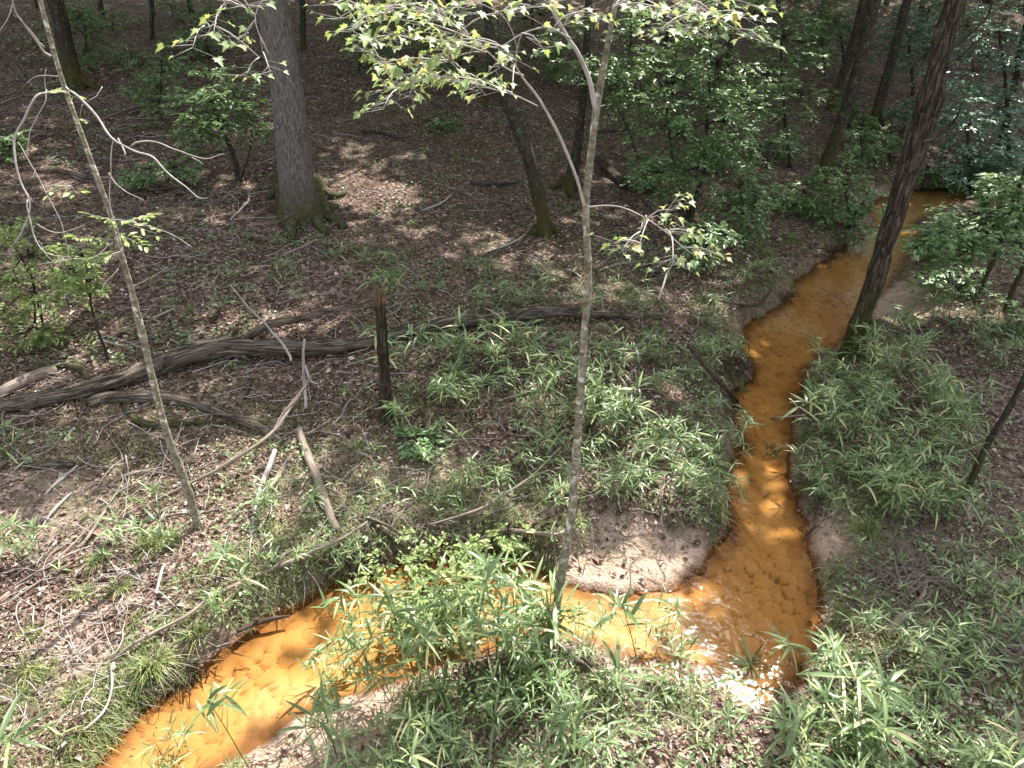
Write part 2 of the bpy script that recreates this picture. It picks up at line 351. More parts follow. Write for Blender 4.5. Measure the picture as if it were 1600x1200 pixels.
def tube(mb, P, r, seg=10, n=None, wob=.0, lump=.0, moss=0.0, seed=0, ridge=0.0, raw=False):
    P = np.asarray(P, float); r = np.broadcast_to(np.asarray(r, float), (len(P),))
    L = np.linalg.norm(np.diff(P, axis=0), axis=1).sum()
    if n is None: n = int(np.clip(L / max(.02, r.mean() * 1.6), 4, 90))
    if not raw: P, r = spline(P, r, n)
    n = len(P)
    if wob: 
        s_ = np.linspace(0, L, n)
        P = P + wob * np.stack([fbm(s_ * 2.2 + seed, s_ * 0 + k_ * 9.1, 3, seed) for k_ in range(3)], 1) * np.minimum(1, np.arange(n) / 2)[:, None]
    T = nrm(np.gradient(P, axis=0)); ref = np.array([0, 0, 1.0]) if abs(T[0, 2]) < .8 else np.array([0, 1.0, 0])
    A = np.zeros_like(T); a_ = ref
    for i in range(n):
        a_ = a_ - T[i] * (a_ @ T[i]); a_ = a_ / np.linalg.norm(a_); A[i] = a_
    B = np.cross(T, A); th = np.linspace(0, 2 * math.pi, seg, endpoint=False)
    s_ = np.concatenate([[0], np.cumsum(np.linalg.norm(np.diff(P, axis=0), axis=1))])
    rr = r[:, None] * np.ones(seg)
    S_, TH = np.meshgrid(s_, th, indexing='ij')
    if lump: rr = rr * (1 + lump * fbm(S_ * 4 / max(.25, 1) + seed, np.cos(TH) * 1.3 + seed * 3, 3, seed) + lump * .6 * fbm(S_ * 3, np.sin(TH) * 1.5, 2, seed + 4))
    if ridge: rr = rr * (1 - ridge * np.abs(fbm(S_ * .9, TH * 5 / 2 + np.cos(TH) * 3, 3, seed + 8)))
    V = P[:, None] + rr[..., None] * (np.cos(th)[None, :, None] * A[:, None] + np.sin(th)[None, :, None] * B[:, None])
    bc = np.stack([np.cos(TH) * r[:, None] + seed, np.sin(TH) * r[:, None], S_], -1)
    i, j = np.meshgrid(np.arange(n - 1), np.arange(seg), indexing='ij'); j2 = (j + 1) % seg
    F = np.stack([i * seg + j, i * seg + j2, (i + 1) * seg + j2, (i + 1) * seg + j], -1).reshape(-1, 4)
    V = V.reshape(-1, 3); bc = bc.reshape(-1, 3)
    V = np.vstack([V, P[0], P[-1]]); bc = np.vstack([bc, [seed, 0, s_[0]], [seed, 0, s_[-1]]])
    m_ = moss(V) if callable(moss) else np.full(len(V), moss)
    k_ = np.arange(seg); k2 = (k_ + 1) % seg; nb = n * seg
    c0 = np.stack([np.full(seg, nb), k2, k_], 1); c1 = np.stack([np.full(seg, nb + 1), (n - 1) * seg + k_, (n - 1) * seg + k2], 1)
    mb.add(V, [F, c0, c1], bc=bc, moss=m_)
    return P, r
def frames(d, roll=None):
    d = nrm(d); up = np.broadcast_to(np.array([0, 0, 1.0]), d.shape)
    sd = np.cross(d, up); bad = np.linalg.norm(sd, axis=1) < .05; sd[bad] = [1, 0, 0]; sd = nrm(sd); nn = np.cross(sd, d)
    if roll is not None:
        c_, s_ = np.cos(roll)[:, None], np.sin(roll)[:, None]; sd, nn = sd * c_ + nn * s_, nn * c_ - sd * s_
    return d, sd, nn
def blades(mb, base, d, L, W, droop, rnd, roll=None, prof=((0, .25), (.22, .95), (.5, 1), (.78, .62), (1, .03)), fold=.25):
    """long lanceolate leaves"""
    n = len(base); d, sd, nn = frames(d, roll); K = len(prof)
    V = np.zeros((n, K, 3, 3))
    for k_, (s_, w_) in enumerate(prof):
        c_ = base + d * (L * s_)[:, None] + nn * 0 - np.array([0, 0, 1.0]) * (droop * L * s_ ** 2)[:, None]
        hw = (W * w_ / 2)[:, None]
        V[:, k_, 0] = c_ - sd * hw + nn * hw * fold; V[:, k_, 1] = c_; V[:, k_, 2] = c_ + sd * hw + nn * hw * fold
    b0 = (np.arange(n) * K * 3)[:, None, None, None]
    kk = np.arange(K - 1)[None, :, None, None] * 3; ss = np.arange(2)[None, None, :, None]
    F = (b0 + kk + ss + np.array([0, 1, 4, 3])[None, None, None, :]).reshape(-1, 4)
    mb.add(V, [F], rnd=np.repeat(rnd, K * 3))
def oval(mb, base, d, L, W, rnd, roll=None, fold=.2, droop=.15):
    n = len(base); d, sd, nn = frames(d, roll); V = np.zeros((n, 6, 3)); Lc = L[:, None]; Wc = (W / 2)[:, None]
    dn = np.array([0, 0, -1.0])
    V[:, 0] = base; V[:, 3] = base + d * Lc + dn * droop * Lc
    V[:, 1] = base + d * Lc * .3 - sd * Wc * .85 + nn * Wc * fold; V[:, 5] = base + d * Lc * .3 + sd * Wc * .85 + nn * Wc * fold
    V[:, 2] = base + d * Lc * .68 - sd * Wc * .8 + nn * Wc * fold + dn * droop * .4 * Lc; V[:, 4] = base + d * Lc * .68 + sd * Wc * .8 + nn * Wc * fold + dn * droop * .4 * Lc
    b0 = (np.arange(n) * 6)[:, None]
    mb.add(V, [b0 + np.array([0, 1, 2, 3]), b0 + np.array([0, 3, 4, 5])], rnd=np.repeat(rnd, 6))
ML = [(0, 0), (.10, .06), (.38, -.06), (.34, .12), (.60, .22), (.42, .34), (.62, .62), (.36, .56), (.26, .60), (.20, .78), (.0, 1.05)]
ML = ML + [(-x, y) for x, y in ML[-2:0:-1]]; ML = np.array(ML)
def maple(mb, base, d, L, rnd, roll=None, fold=.22, droop=.2):
    n = len(base); d, sd, nn = frames(d, roll); k_ = len(ML)
    V = base[:, None] + L[:, None, None] * (ML[None, :, 1:2] * d[:, None] + ML[None, :, 0:1] * sd[:, None] + np.abs(ML[None, :, 0:1]) * fold * nn[:, None])
    V[:, :, 2] -= droop * L[:, None] * ML[None, :, 1] ** 2
    C = base + d * (L * .33)[:, None]; V = np.concatenate([V, C[:, None]], 1)
    b0 = (np.arange(n) * (k_ + 1))[:, None, None]; i = np.arange(k_)
    F = (b0 + np.stack([np.full(k_, k_), i, (i + 1) % k_], 1)[None]).reshape(-1, 3)
    mb.add(V, [F], rnd=np.repeat(rnd, k_ + 1))
def sph(n, el0=-90, el1=90):
    az = R.uniform(0, 2 * math.pi, n); el = np.radians(R.uniform(el0, el1, n))
    return np.stack([np.cos(az) * np.cos(el), np.sin(az) * np.cos(el), np.sin(el)], 1)
def struct(o, kind='structure'): o['kind'] = kind; return o

# ------------------------------------------------------------------ ground, bed, water
rad = np.concatenate([[.05], np.geomspace(1.2, 170, 760)]); ang = np.radians(np.arange(-118, 118.01, .32))
RR, AA = np.meshgrid(rad, ang, indexing='ij'); X, Y = RR * np.sin(AA), RR * np.cos(AA)
Z, D, B_, L_ = height(X, Y, True)
mb = MB(); nr, na = X.shape
i, j = np.meshgrid(np.arange(nr - 1), np.arange(na - 1), indexing='ij')
F = np.stack([i * na + j, (i + 1) * na + j, (i + 1) * na + j + 1, i * na + j + 1], -1).reshape(-1, 4)[:, ::-1]
pn = fbm(X * .9, Y * .9, 4, 77)
uu, vv, dz = proj(np.stack([X, Y, Z], -1)); vis = dz > .5
nearL = sst((5.2 - Y) / 2.5) * sst((1.2 - X) / 2)          # the pale sandy slope left of the creek
pale = np.clip(sst((7.2 - Y) / 3.5) * (.8 + pn), 0, 1)
sand = np.clip(np.maximum(B_ * sst(1.2 - D / 1.4), nearL * sst(.6 + pn * 2.2) * .8), 0, 1) * (1 - .0 * B_)
soil = sst((.36 - D) / .3) * (1 - B_)
wet = sst((.10 - D) / .09)
green = sst(.5 + 2.5 * fbm(X * .5 + 9, Y * .5, 3, 55)) * sst((D - .1) / .3) * (.35 + .65 * sst((7 - Y) / 4))
mb.add(np.stack([X, Y, Z], -1), [F], pale=pale.ravel(), sand=sand.ravel(), soil=soil.ravel(), wet=wet.ravel(), green=green.ravel())
struct(mb.build('ground', 'forest floor'))

x0, x1, y0, y1 = WP[:, 0].min() - .1, min(WP[:, 0].max(), 16), WP[:, 1].min() - .1, WP[:, 1].max() + .1
st = .022; gx, gy = np.meshgrid(np.arange(x0, x1, st), np.arange(y0, y1, st), indexing='ij')
gd = sdist(gx, gy); keep = gd < .16
gd = gd + .07 * fbm(gx * 3.1, gy * 3.1, 3, 3)
wx = gx + .09 * fbm(gx * 4, gy * 4, 3, 60); wy = gy + .09 * fbm(gx * 5 + 30, gy * 5, 2, 61)
f1, f2, fs = worley(wx * 6.5, wy * 5.5, 4); g1, g2, gs = worley(wx * 15 + 5, wy * 12, 14)
cres = lambda a_, b_, s_: 1 - (1 - np.clip((b_ - a_) * 3.4, 0, 1) ** .7) * sst(s_ * 1.1 + .3)
rip = np.clip(.72 - .62 * (1 - cres(f1, f2, fs)) - .22 * (1 - cres(g1, g2, gs)) + .12 * (1 - f1) * sst(.5 - fs) + .38 * fbm(gx * 3, gy * 3, 4, 70), 0, 1)
shal_lit_c = [(onz(u, v, 0.)[:2], r_) for u, v, r_ in ((960,975,.55),(1030,985,.4),(880,960,.35),(1230,500,.45),(760,960,.3),(450,1110,.35),(1215,700,.25))]  # slightly raised sand patches that also carry painted sunlight
shal = np.zeros_like(gx)
for c_, r_ in shal_lit_c: shal = np.maximum(shal, 1 - sst((np.hypot(gx - c_[0], gy - c_[1]) / r_ + .5 * fbm(gx * 3, gy * 3, 3, 88) - .5) / .8))
bz = -.035 - .07 * sst(-gd / .45) + .022 * (rip - .6) + .025 * shal + .02 * fbm(gx * 1.5, gy * 1.5, 3, 71)
bz = np.where(gd > 0, -.03 + .0 * gd, bz)
idx = -np.ones(gx.shape, np.int64); idx[keep] = np.arange(keep.sum())
q = keep[:-1, :-1] & keep[1:, :-1] & keep[1:, 1:] & keep[:-1, 1:]
F = np.stack([idx[:-1, :-1][q], idx[1:, :-1][q], idx[1:, 1:][q], idx[:-1, 1:][q]], 1)
edge = sst((.24 + gd + .08 * fbm(gx * 4, gy * 4, 3, 72)) / .24) * .85
mb = MB(); mb.add(np.stack([gx, gy, bz], -1)[keep], [F], rip=rip[keep], edge=edge[keep], shal=shal[keep])
struct(mb.build('stream_bed', 'orange stream sand'))
mb = MB(); wz = .002 * fbm(gx * 8, gy * 8, 3, 5)
mb.add(np.stack([gx, gy, wz], -1)[keep], [F]); struct(mb.build('stream_water', 'tannin water'))

# ------------------------------------------------------------------ where crown leaves are cut away to put sunlight on the ground
LIT = [(600,235,1.3,.85),(585,290,1.5,1.0),(620,345,1.2,.8),(200,600,.8,.8),(420,550,.8,.7),(100,1000,2.2,1),(250,900,1.8,1),(60,1150,2,1),(400,1050,1.6,.85),(700,1000,1.5,1),(900,950,1.4,1),(1000,1100,1.3,1),(1200,1120,1.1,.9),(1450,1130,1.1,.85),(700,800,1.3,.9),(850,700,1.2,.8),(950,600,1.1,.8),(1010,530,1.0,.6),(620,700,1.0,.8),(400,780,1.3,.9),(250,700,1.1,.8),(150,620,1.0,.6),(1060,870,.6,1),(1210,930,.5,.25),(900,500,.8,.5),(700,560,1.0,.6),(350,560,.8,.5),(560,200,1.3,.6),(150,70,2.4,.5),(1000,700,1.,.9),(1200,800,.6,.6),(1440,790,.5,.5),(1195,1075,.6,1),(1110,930,.6,.3),(1200,620,.8,.62),(1195,740,.9,.7),(1200,850,.8,.6),(1340,420,1.1,.6),(1250,490,.9,.65),(1330,650,.8,.6),(1500,700,.8,.5),(1200,560,.6,.45),(1560,400,1.5,.7),(60,430,1.4,.6)]
LITW = [(at(u, v)[:2], r, k_) for u, v, r, k_ in LIT]
for u, v, bu, bv, r, k_ in [(1050,120,1076,342,2.4,.9),(1120,200,1076,342,1.8,.8),(960,90,1076,342,1.6,.8),(1225,110,1232,262,2.2,.85),(1560,110,1580,250,2.4,.9),(1510,220,1520,290,1.8,.8),(1540,362,1640,470,1.4,.95),(50,430,60,505,1.4,.9),(340,180,374,284,1.5,.85),(1325,320,1322,352,1.2,.85),(1158,310,1165,372,1.2,.8),(1420,70,1425,150,1.8,.8),(1310,40,1318,110,2,.8),(720,60,720,150,2,.6),(320,60,330,90,2,.6),(190,60,205,100,2,.5)]:
    Yf = at(bu, bv)[1]; p_ = ony(u, v, Yf); h0 = np.interp(p_[1], [0, 8, 14, 40], [.3, .8, 1.6, 4]); LITW.append(((p_ - S * ((p_[2] - h0) / S[2]))[:2], r, k_))
def litness(P):
    """share of sun wanted on the ground where the shadow of a point falls"""
    g = P[:, :2] - S[:2] * (P[:, 2:3] / S[2]); o = np.zeros(len(P))
    for _ in range(2):
        hz = np.interp(g[:, 1], [0, 8, 14, 40], [.3, .8, 1.6, 4]) ; g = P[:, :2] - S[:2] * ((P[:, 2] - hz) / S[2])[:, None]
    for c, r, k_ in LITW:
        dd = np.hypot(g[:, 0] - c[0], g[:, 1] - c[1]) + .28 * r * fbm(g[:, 0] * 1.3, g[:, 1] * 1.3, 3, 90)
        o = np.maximum(o, k_ * (1 - sst((dd / r - .75) / .5)))
    o = np.maximum(o, sst((3.4 - g[:, 1]) / .8) * .95)
    o = np.maximum(o, .85 * sst((fbm(g[:, 0] * .55, g[:, 1] * .55, 3, 123) - .26) / .12) * sst((24 - g[:, 1]) / 5))
    return o
def crown(root, c, rx, ry, rz, n, origin, size=.30):
    """leaf sprays through an ellipsoid, clumped, with holes cut to let wanted sun through; leaves fill the part 'crown'"""
    cl = max(12, n // 26); cc = sph(cl) * (R.uniform(.25, 1, cl) ** .6)[:, None] * [rx, ry, rz] + c
    P = np.repeat(cc, 26, 0); P = P + R.normal(0, .42, P.shape) * [1, 1, .55]
    P = P[R.random(len(P)) > litness(P)]; P = P[P[:, 2] > 6.2]
    if len(P) < 10: P = cc + [0, 0, 4]
    k_ = len(P); mb = MB()
    size = size * (1 + .5 * (rx > 6)); oval(mb, P, sph(k_, -25, 25), R.uniform(.7, 1.3, k_) * size, R.uniform(.7, 1.2, k_) * size * .6, R.random(k_), R.normal(0, .5, k_))
    mb.build('crown', 'canopy leaf', root, origin)

# ------------------------------------------------------------------ standing trees
def trunk_path(px, Y0, lean=0.0):
    """photo pixels (u, v, width) -> points and radii, on the upright plane of the tree (leaning away by `lean` m per point)"""
    P, r = [], []
    for k_, (u, v, w_) in enumerate(px):
        p = ony(u, v, Y0 + lean * k_); P.append(p); r.append(w_ / 2 * depth(p) / FPX)
    return np.array(P), np.array(r)
CANOPY = []
WS = .82
def tree(label, px, mat, top=12.5, cr=(3.6, 3.6, 2.4), leaves=2600, lean=0.0, roots=0, mossh=0.0, group='trees rising past the top of the picture', name='forest_tree', sub=None, dirx=None, seg=14, cat='tree', lump=.10, wscale=None):
    u, v, w_ = px[0]; base = at(u, v); Y0 = base[1]
    P, r = trunk_path(px, Y0, lean); r = r * (wscale or WS)
    P[0] = base; P = np.vstack([base - [0, 0, .25], P]); r = np.concatenate([[r[0] * 1.1], r])
    root = thing(name, base, label, cat, group)
    vis_top = P[-1].copy(); dr = nrm(P[-1] - P[-2]); dr = nrm(dr + [0, 0, .9])
    for zt in (.35, .7, 1.0):
        hgt = vis_top[2] + (top - vis_top[2]) * zt
        P = np.vstack([P, P[-1] + dr * (hgt - P[-1][2]) / dr[2]]); r = np.append(r, r[-1] * (.86 if zt < 1 else .5)); dr = nrm(dr + [0, 0, .35])
    mb = MB(); sd = int(abs(u * 7 + v)) % 97
    mossf = (lambda V: (1 - sst((V[:, 2] - base[2] - .15) / mossh)) if mossh else np.zeros(len(V)))
    tube(mb, P, r, seg, lump=lump, moss=mossf, seed=sd, n=int(np.clip(14 / max(.12, r[0]), 40, 90)))
    for k_ in range(roots):
        a_ = 2 * math.pi * k_ / roots + R.uniform(-.3, .3); ln = r[1] * R.uniform(2.4, 3.8); pts = []
        for s_ in (0, .25, .5, .75, 1):
            x_, y_ = base[0] + math.cos(a_) * (r[1] * .5 + ln * s_), base[1] + math.sin(a_) * (r[1] * .5 + ln * s_); a_ += R.uniform(-.12, .12)
            pts.append([x_, y_, float(height(x_, y_)) + r[1] * (.85 * (1 - s_) ** 2.6 + .04) - .05 * s_])
        pts[0][2] += r[1] * .5
        tube(mb, pts, np.array([.42, .34, .24, .18, .09]) * r[1], 10, lump=.15, moss=mossf, seed=sd + k_)
    # limbs carrying the crown
    tp = P[-1]
    for k_ in range(5):
        a_ = R.uniform(0, 2 * math.pi); b_ = P[-2] + (P[-1] - P[-2]) * R.uniform(0, .9); e_ = tp + [math.cos(a_) * cr[0] * .7, math.sin(a_) * cr[1] * .7, R.uniform(0, cr[2])]
        tube(mb, [b_, (b_ + e_) / 2 + [0, 0, .4], e_], [r[-2] * .5, r[-2] * .3, r[-2] * .1], 6, wob=.1, seed=k_)
    if sub: sub(mb, P, r, Y0)
    mb.build('trunk', mat, root, base)
    crown(root, tp + [0, 0, cr[2] * .3], *cr, leaves, base)
    return root, P, r, Y0

# the big oak with moss on its root flare
def oak_roots(mb, P, r, Y0):
    b = at(470, 345); ms = lambda V: np.ones(len(V))
    for pts, w_ in [([(452,318),(455,350),(457,378)], (22,17,9)), ([(480,320),(492,345),(506,362),(512,368)], (18,14,11,7)), ([(495,315),(512,338),(530,352),(540,358)], (17,14,11,7)),
                    ([(448,310),(438,325),(430,330)], (20,12,6)), ([(440,300),(428,310),(420,312)], (16,10,6)), ([(495,300),(515,310),(532,308),(540,302)], (15,12,9,6)), ([(490,312),(512,325),(530,326)], (14,11,7)), ([(468,325),(472,350),(474,360)], (14,9,5))]:
        q = []; rr = []
        for k_, ((u, v), w2) in enumerate(zip(pts, w_)):
            g = at(u, v); rad_ = w2 / 2 * depth(g) / FPX; q.append(g + [0, 0, rad_ * .75 + .22 * (k_ == 0)]); rr.append(rad_ * 1.2)
        tube(mb, q, rr, 10, lump=.12, moss=ms, seed=len(q) + int(pts[0][0]))
tree('massive grey oak with deeply furrowed bark and mossy spreading roots', [(470,338,92),(468,318,70),(465,295,62),(458,230,60),(450,150,58),(436,70,56),(424,0,55)], 'oak bark', 14, (5, 5, 3), 5200, mossh=.55, seg=28, sub=oak_roots, lump=.05, wscale=.87)
# leaning half rotten tree at the creek's right bank
def rot_sub(mb, P, r, Y0):
    for pts in [[(1440,222,12),(1462,212,9),(1490,190,5),(1500,170,3)], [(1458,180,14),(1470,150,13),(1474,110,9),(1476,80,5)], [(1478,105,8),(1500,90,5),(1530,62,4),(1545,52,3)], [(1495,70,4),(1540,30,4),(1552,-10,3)]]:
        q, rr = trunk_path(pts, Y0 - .1); tube(mb, q, rr, 8, lump=.2, seed=pts[0][0])
tree('leaning tree with split flaking bark beside the bend of the orange creek', [(1328,556,40),(1340,520,36),(1362,450,35),(1384,380,34),(1408,300,36),(1428,240,36),(1445,180,38),(1462,115,34),(1476,55,34),(1490,0,34)], 'brown bark', 13, (4.5, 4.5, 2.6), 4200, mossh=1.5, sub=rot_sub, lump=.38, seg=30)
BG = [('dark trunk leaning left behind the slender sapling at upper left', [(122,138,34),(112,110,30),(98,50,30),(84,-5,30)], 'dark bark', 1.0),
      ('short dark trunk standing just right of the oak crown line', [(474,76,15),(473,50,12),(472,0,12)], 'dark bark', .5),
      ('curved mossy trunk in the centre leaning left above the leaf litter', [(852,366,30),(848,335,26),(838,290,26),(824,240,25),(805,190,24),(786,145,22),(770,80,20),(760,0,18)], 'dark bark', 1.2),
      ('thin black trunk behind the curved mossy trunk', [(758,166,10),(762,130,9),(764,60,8),(765,0,8)], 'dark bark', .3),
      ('grey flared trunk behind the white stemmed sapling', [(888,298,34),(894,270,22),(902,230,18),(908,180,16),(915,100,15),(920,0,14)], 'dark bark', .4),
      ('tall pale mottled trunk leaning right above the creek shrubs', [(1278,292,28),(1292,250,22),(1312,200,23),(1332,140,23),(1350,70,24),(1366,0,25)], 'dark bark', 1.6),
      ('dark trunk immediately behind the pale mottled leaning trunk', [(1298,172,20),(1312,130,17),(1330,80,16),(1350,0,16)], 'dark bark', .8),
      ('dark straight trunk between the mottled tree and the rotten tree', [(1366,200,24),(1374,160,18),(1392,100,18),(1408,40,17),(1418,0,17)], 'dark bark', .8),
      ('thin black trunk near the top edge left of the mottled tree', [(1268,78,7),(1278,40,7),(1290,0,7)], 'dark bark', 0),
      ('dark trunk behind the leafy understory tree at the top edge', [(1140,116,14),(1139,70,12),(1138,0,12)], 'dark bark', 0),
      ('slim dark trunk at the right edge among evergreen leaves', [(1562,232,14),(1572,190,11),(1586,130,11),(1598,60,10)], 'dark bark', 0),
      ('far dim trunk at the top edge left of the oak', [(238,62,9),(237,30,9),(236,0,9)], 'dark bark', 0),
      ('dark far trunk right of the oak near the sapling leaves', [(600,40,9),(601,10,9),(602,-10,9)], 'dark bark', 0),
      ('far dark trunk at the top edge between the understory tree and the mottled tree', [(1172,64,10),(1178,30,9),(1184,-5,9)], 'dark bark', 0),
      ('far dark trunk crossed by the glimpse of orange soil', [(1436,52,12),(1440,20,11),(1444,-5,11)], 'dark bark', 0)]
for lb, px, mt, mh in BG:
    b_ = at(*px[0][:2]); far = b_[1] > 16
    tree(lb, px, mt, 11 + (b_[1] > 16) * 3, (6.5, 6.5, 3) if far else (3.8, 3.8, 2.4), 5200 if far else 3000, mossh=mh, seg=12, roots=4 if px[0][2] > 20 else 0)
# slim lower trees that shade the right of the picture
for lb, px in [('thin dark stem at the right edge rising through the bright leaf sprays', [(1528,462,9),(1542,430,8),(1558,392,8),(1572,350,7)]),
               ('thin dark stem nearest the right edge beside the leaf sprays', [(1570,486,10),(1584,450,9),(1602,412,9),(1620,370,8)]),
               ('slanting brown stem crossing the shaded cane at far right', [(1508,774,13),(1540,700,12),(1570,650,12),(1605,585,12),(1640,520,12)])]:
    tree(lb, px, 'dark bark', 9.5, (3.4, 3.4, 1.8), 2200, name='young_tree', mossh=.8, seg=10, group='thin stems at the right edge')
# trees further back; the last entries are added so their crowns shade the hillside
FAR = []
for k_ in range(18):
    u = [-60, 60, 160, 300, 370, 540, 655, 700, 820, 1010, 1080, 1215, 1500, 1640, 1250, 1385, 1545, 1610][k_]; v = [20, 14, 26, 30, 8, 12, 22, 6, 30, 40, 12, 20, 30, 60, 4, 6, 5, 14][k_]
    side = ['far left edge', 'slender left sapling', 'dark leaning trunk at upper left', 'dim far trunk left of the oak', 'oak on its left', 'oak on its right', 'yellow green maple leaves', 'middle of the maple leaves', 'curved mossy trunk', 'forked sapling top', 'leafy understory tree', 'thin black trunk at upper right', 'rotten leaning tree', 'far right edge', 'tall mottled trunk, added for shade', 'dark straight trunk upper right, added for shade', 'dead branches of rotten tree, added for shade', 'top right corner, added for shade'][k_]
    tree('distant shaded trunk on the hillside near the ' + side, [(u, v, 11), (u + (u - 800) * .012, v - 40, 10)], 'dark bark', 15, (11, 11, 4), 9000, seg=8, group='distant trunks on the hillside')

# ------------------------------------------------------------------ the forked white sapling with maple leaves
def twigset(mb, pts, Y0, dy, seg=6, seed=1, wob=.01):
    P = []; r = []
    for k_, (u, v, w_) in enumerate(pts):
        p = ony(u, v, Y0 + dy * k_ / max(1, len(pts) - 1)); P.append(p); r.append(w_ * (.68 if Y0 < 5.2 and u > 330 else .85) / 2 * depth(p) / FPX)
    o_ = tube(mb, P, r, seg, seed=seed, wob=wob, lump=.06); BRP.append(o_[0]); return o_
BRP = []
def tie(mb, p0):
    a_ = np.vstack(BRP); q = a_[np.argmin(np.linalg.norm(a_ - p0, axis=1))]; tube(mb, [q, (q + p0) / 2 + [0, 0, .02], p0], [.004, .0035, .003], 4, n=4)
def maple_spray(tw, lv, p0, p1, nl, size=.043, wide=.16):
    nl = int(nl * 1.45)
    p0 = np.asarray(p0); p1 = np.asarray(p1); d = p1 - p0; ln = np.linalg.norm(d)
    t = R.uniform(.15, 1.05, nl); base = p0 + d * t[:, None]
    sd = nrm(np.cross(d, [0, 0, 1.0])); sgn = R.choice([-1, 1], nl)
    dr = nrm(sd * sgn[:, None] * R.uniform(.5, 1.2, nl)[:, None] + d / ln * R.uniform(.1, 1, nl)[:, None] + [0, 0, .05] + R.normal(0, .2, (nl, 3)))
    end = base + dr * R.uniform(.03, wide, nl)[:, None]
    for a_, b_ in zip(base, end): tube(tw, [a_, b_], [.0011, .0008], 3, n=2)
    maple(lv, end, dr * [1, 1, .35] + R.normal(0, .22, (nl, 3)) - [0, 0, .12], R.uniform(.45, 1.2, nl) * size, R.random(nl), R.normal(0, .45, nl), fold=.35, droop=.35)
base = at(862, 1006); YS = base[1]
root = thing('maple_sapling', base, 'slender pale barked maple sapling forking near the top in front of the creek bend', 'sapling')
tr_ = MB(); br = MB(); tw = MB(); lv = MB()
P, r = trunk_path([(862,1003,25),(870,945,21),(880,885,20),(893,800,20),(902,690,19),(908,600,19),(913,520,18),(919,440,17),(917,380,17),(915,320,18),(922,250,17),(929,190,18),(933,160,18),(944,100,14),(954,45,13),(964,-5,12),(974,-60,11)], YS); r = r * .68
P = np.vstack([base - [0, 0, .2], P]); r = np.append(r[0] * 1.3, r)
msf = lambda V: .8 * (1 - sst((V[:, 2] - base[2]) / .5))
tube(tr_, P, r, 16, n=90, lump=.15, seed=5, moss=msf)
for a_ in (.3, 1.7, 2.9, 4.1, 5.3):
    q = [base + [math.cos(a_) * t_, math.sin(a_) * t_, 0] for t_ in (.0, .07, .16, .27)]; q = [np.array([p[0], p[1], float(height(p[0], p[1])) + z_]) for p, z_ in zip(q, (.12, .03, .01, -.03))]
    tube(tr_, q, [.04, .03, .02, .01], 8, lump=.15, seed=int(a_ * 9), moss=msf)
top = P[-1]
for k_, dx in enumerate((.5, -.2)): tube(tr_, [top, top + [dx * .3, .3, 1.2], top + [dx, .8 - k_, 3.0]], [r[-1], r[-1] * .6, .008], 8, seed=k_)
trunk_o = tr_.build('trunk', 'sapling bark', root, base)
for pts, dy in [([(932,172,14),(922,125,12),(905,85,11),(885,55,10),(862,10,10),(850,-40,9)], .1),
                ([(913,322,9),(905,290,8),(890,250,7),(870,205,7),(845,160,6),(818,122,5),(806,100,3)], -.25),
                ([(818,118,4),(790,105,4),(762,82,3),(735,60,2.5),(700,30,2.5),(660,-10,2)], -.3),
                ([(840,166,3),(800,146,3),(760,135,2.4),(730,120,2),(700,95,1.5)], -.3),
                ([(892,60,4),(870,46,4),(850,42,4),(815,52,3),(780,72,2.5),(750,66,2),(720,48,1.5)], -.1),
                ([(919,324,4),(950,322,3.5),(975,326,3),(1010,342,3),(1040,362,2.4),(1070,388,2),(1095,404,1.4)], -.2),
                ([(1010,342,2),(1000,362,1.6),(985,384,1)], -.1),
                ([(806,105,2.5),(808,80,2),(800,50,2),(780,20,2),(740,0,2)], 0),
                ([(962,8,5),(1010,-15,4),(1060,-10,3),(1110,20,2.4),(1150,45,2),(1195,68,1.4)], -.2),
                ([(1060,-10,2),(1085,20,1.6),(1110,60,1)], -.1),
                ([(850,-40,6),(760,-60,5),(650,-60,4),(560,-45,4),(470,-40,3),(420,-10,3),(400,30,2),(420,85,1.4)], -.4),
                ([(470,-40,2.4),(400,-25,2),(350,10,1.6),(320,60,1.2)], -.2),
                ([(650,-60,3),(600,-20,2.4),(560,10,2),(530,30,1.5)], -.1)]:
    twigset(br, pts, YS - .05, dy, seed=pts[0][0] % 50)
# leaf sprays: (start px, end px, leaves)
SPR = [((800,145),(690,120),14),((760,135),(650,125),13),((730,120),(600,140),13),((700,95),(590,100),14),((760,82),(640,60),15),((735,60),(620,30),15),((700,30),(560,10),15),((660,5),(530,30),12),((640,125),(560,75),10),
       ((620,140),(598,172),7),((690,30),(740,5),9),((780,72),(700,62),12),((740,66),(680,90),12),((750,60),(800,90),6),((600,20),(545,50),9),((560,10),(520,5),6),((650,60),(570,65),10),((720,48),(650,10),12),
       ((780,20),(830,10),10),((860,50),(900,20),6),((815,52),(850,80),5),((720,120),(760,150),4),((670,95),(640,150),9),((790,100),(760,118),5),
       ((320,40),(300,75),5),((400,30),(375,75),4),((410,80),(425,112),3),((350,5),(330,60),6),((405,90),(385,118),4),((340,0),(385,10),4),
       ((960,10),(1040,15),9),((1010,0),(1060,40),9),((1060,0),(1120,25),11),((1110,20),(1170,25),8),((1110,60),(1070,45),7),((1150,45),(1196,70),5),((1085,20),(1020,55),7),((900,20),(945,35),6),((1090,0),(1180,10),7),
       ((1010,342),(1050,330),5),((1040,362),(1075,360),8),((1070,388),(1115,395),10),((1000,362),(970,392),7),((1050,370),(1050,415),7),((1000,380),(960,378),4),((1030,350),(1060,305),4)]
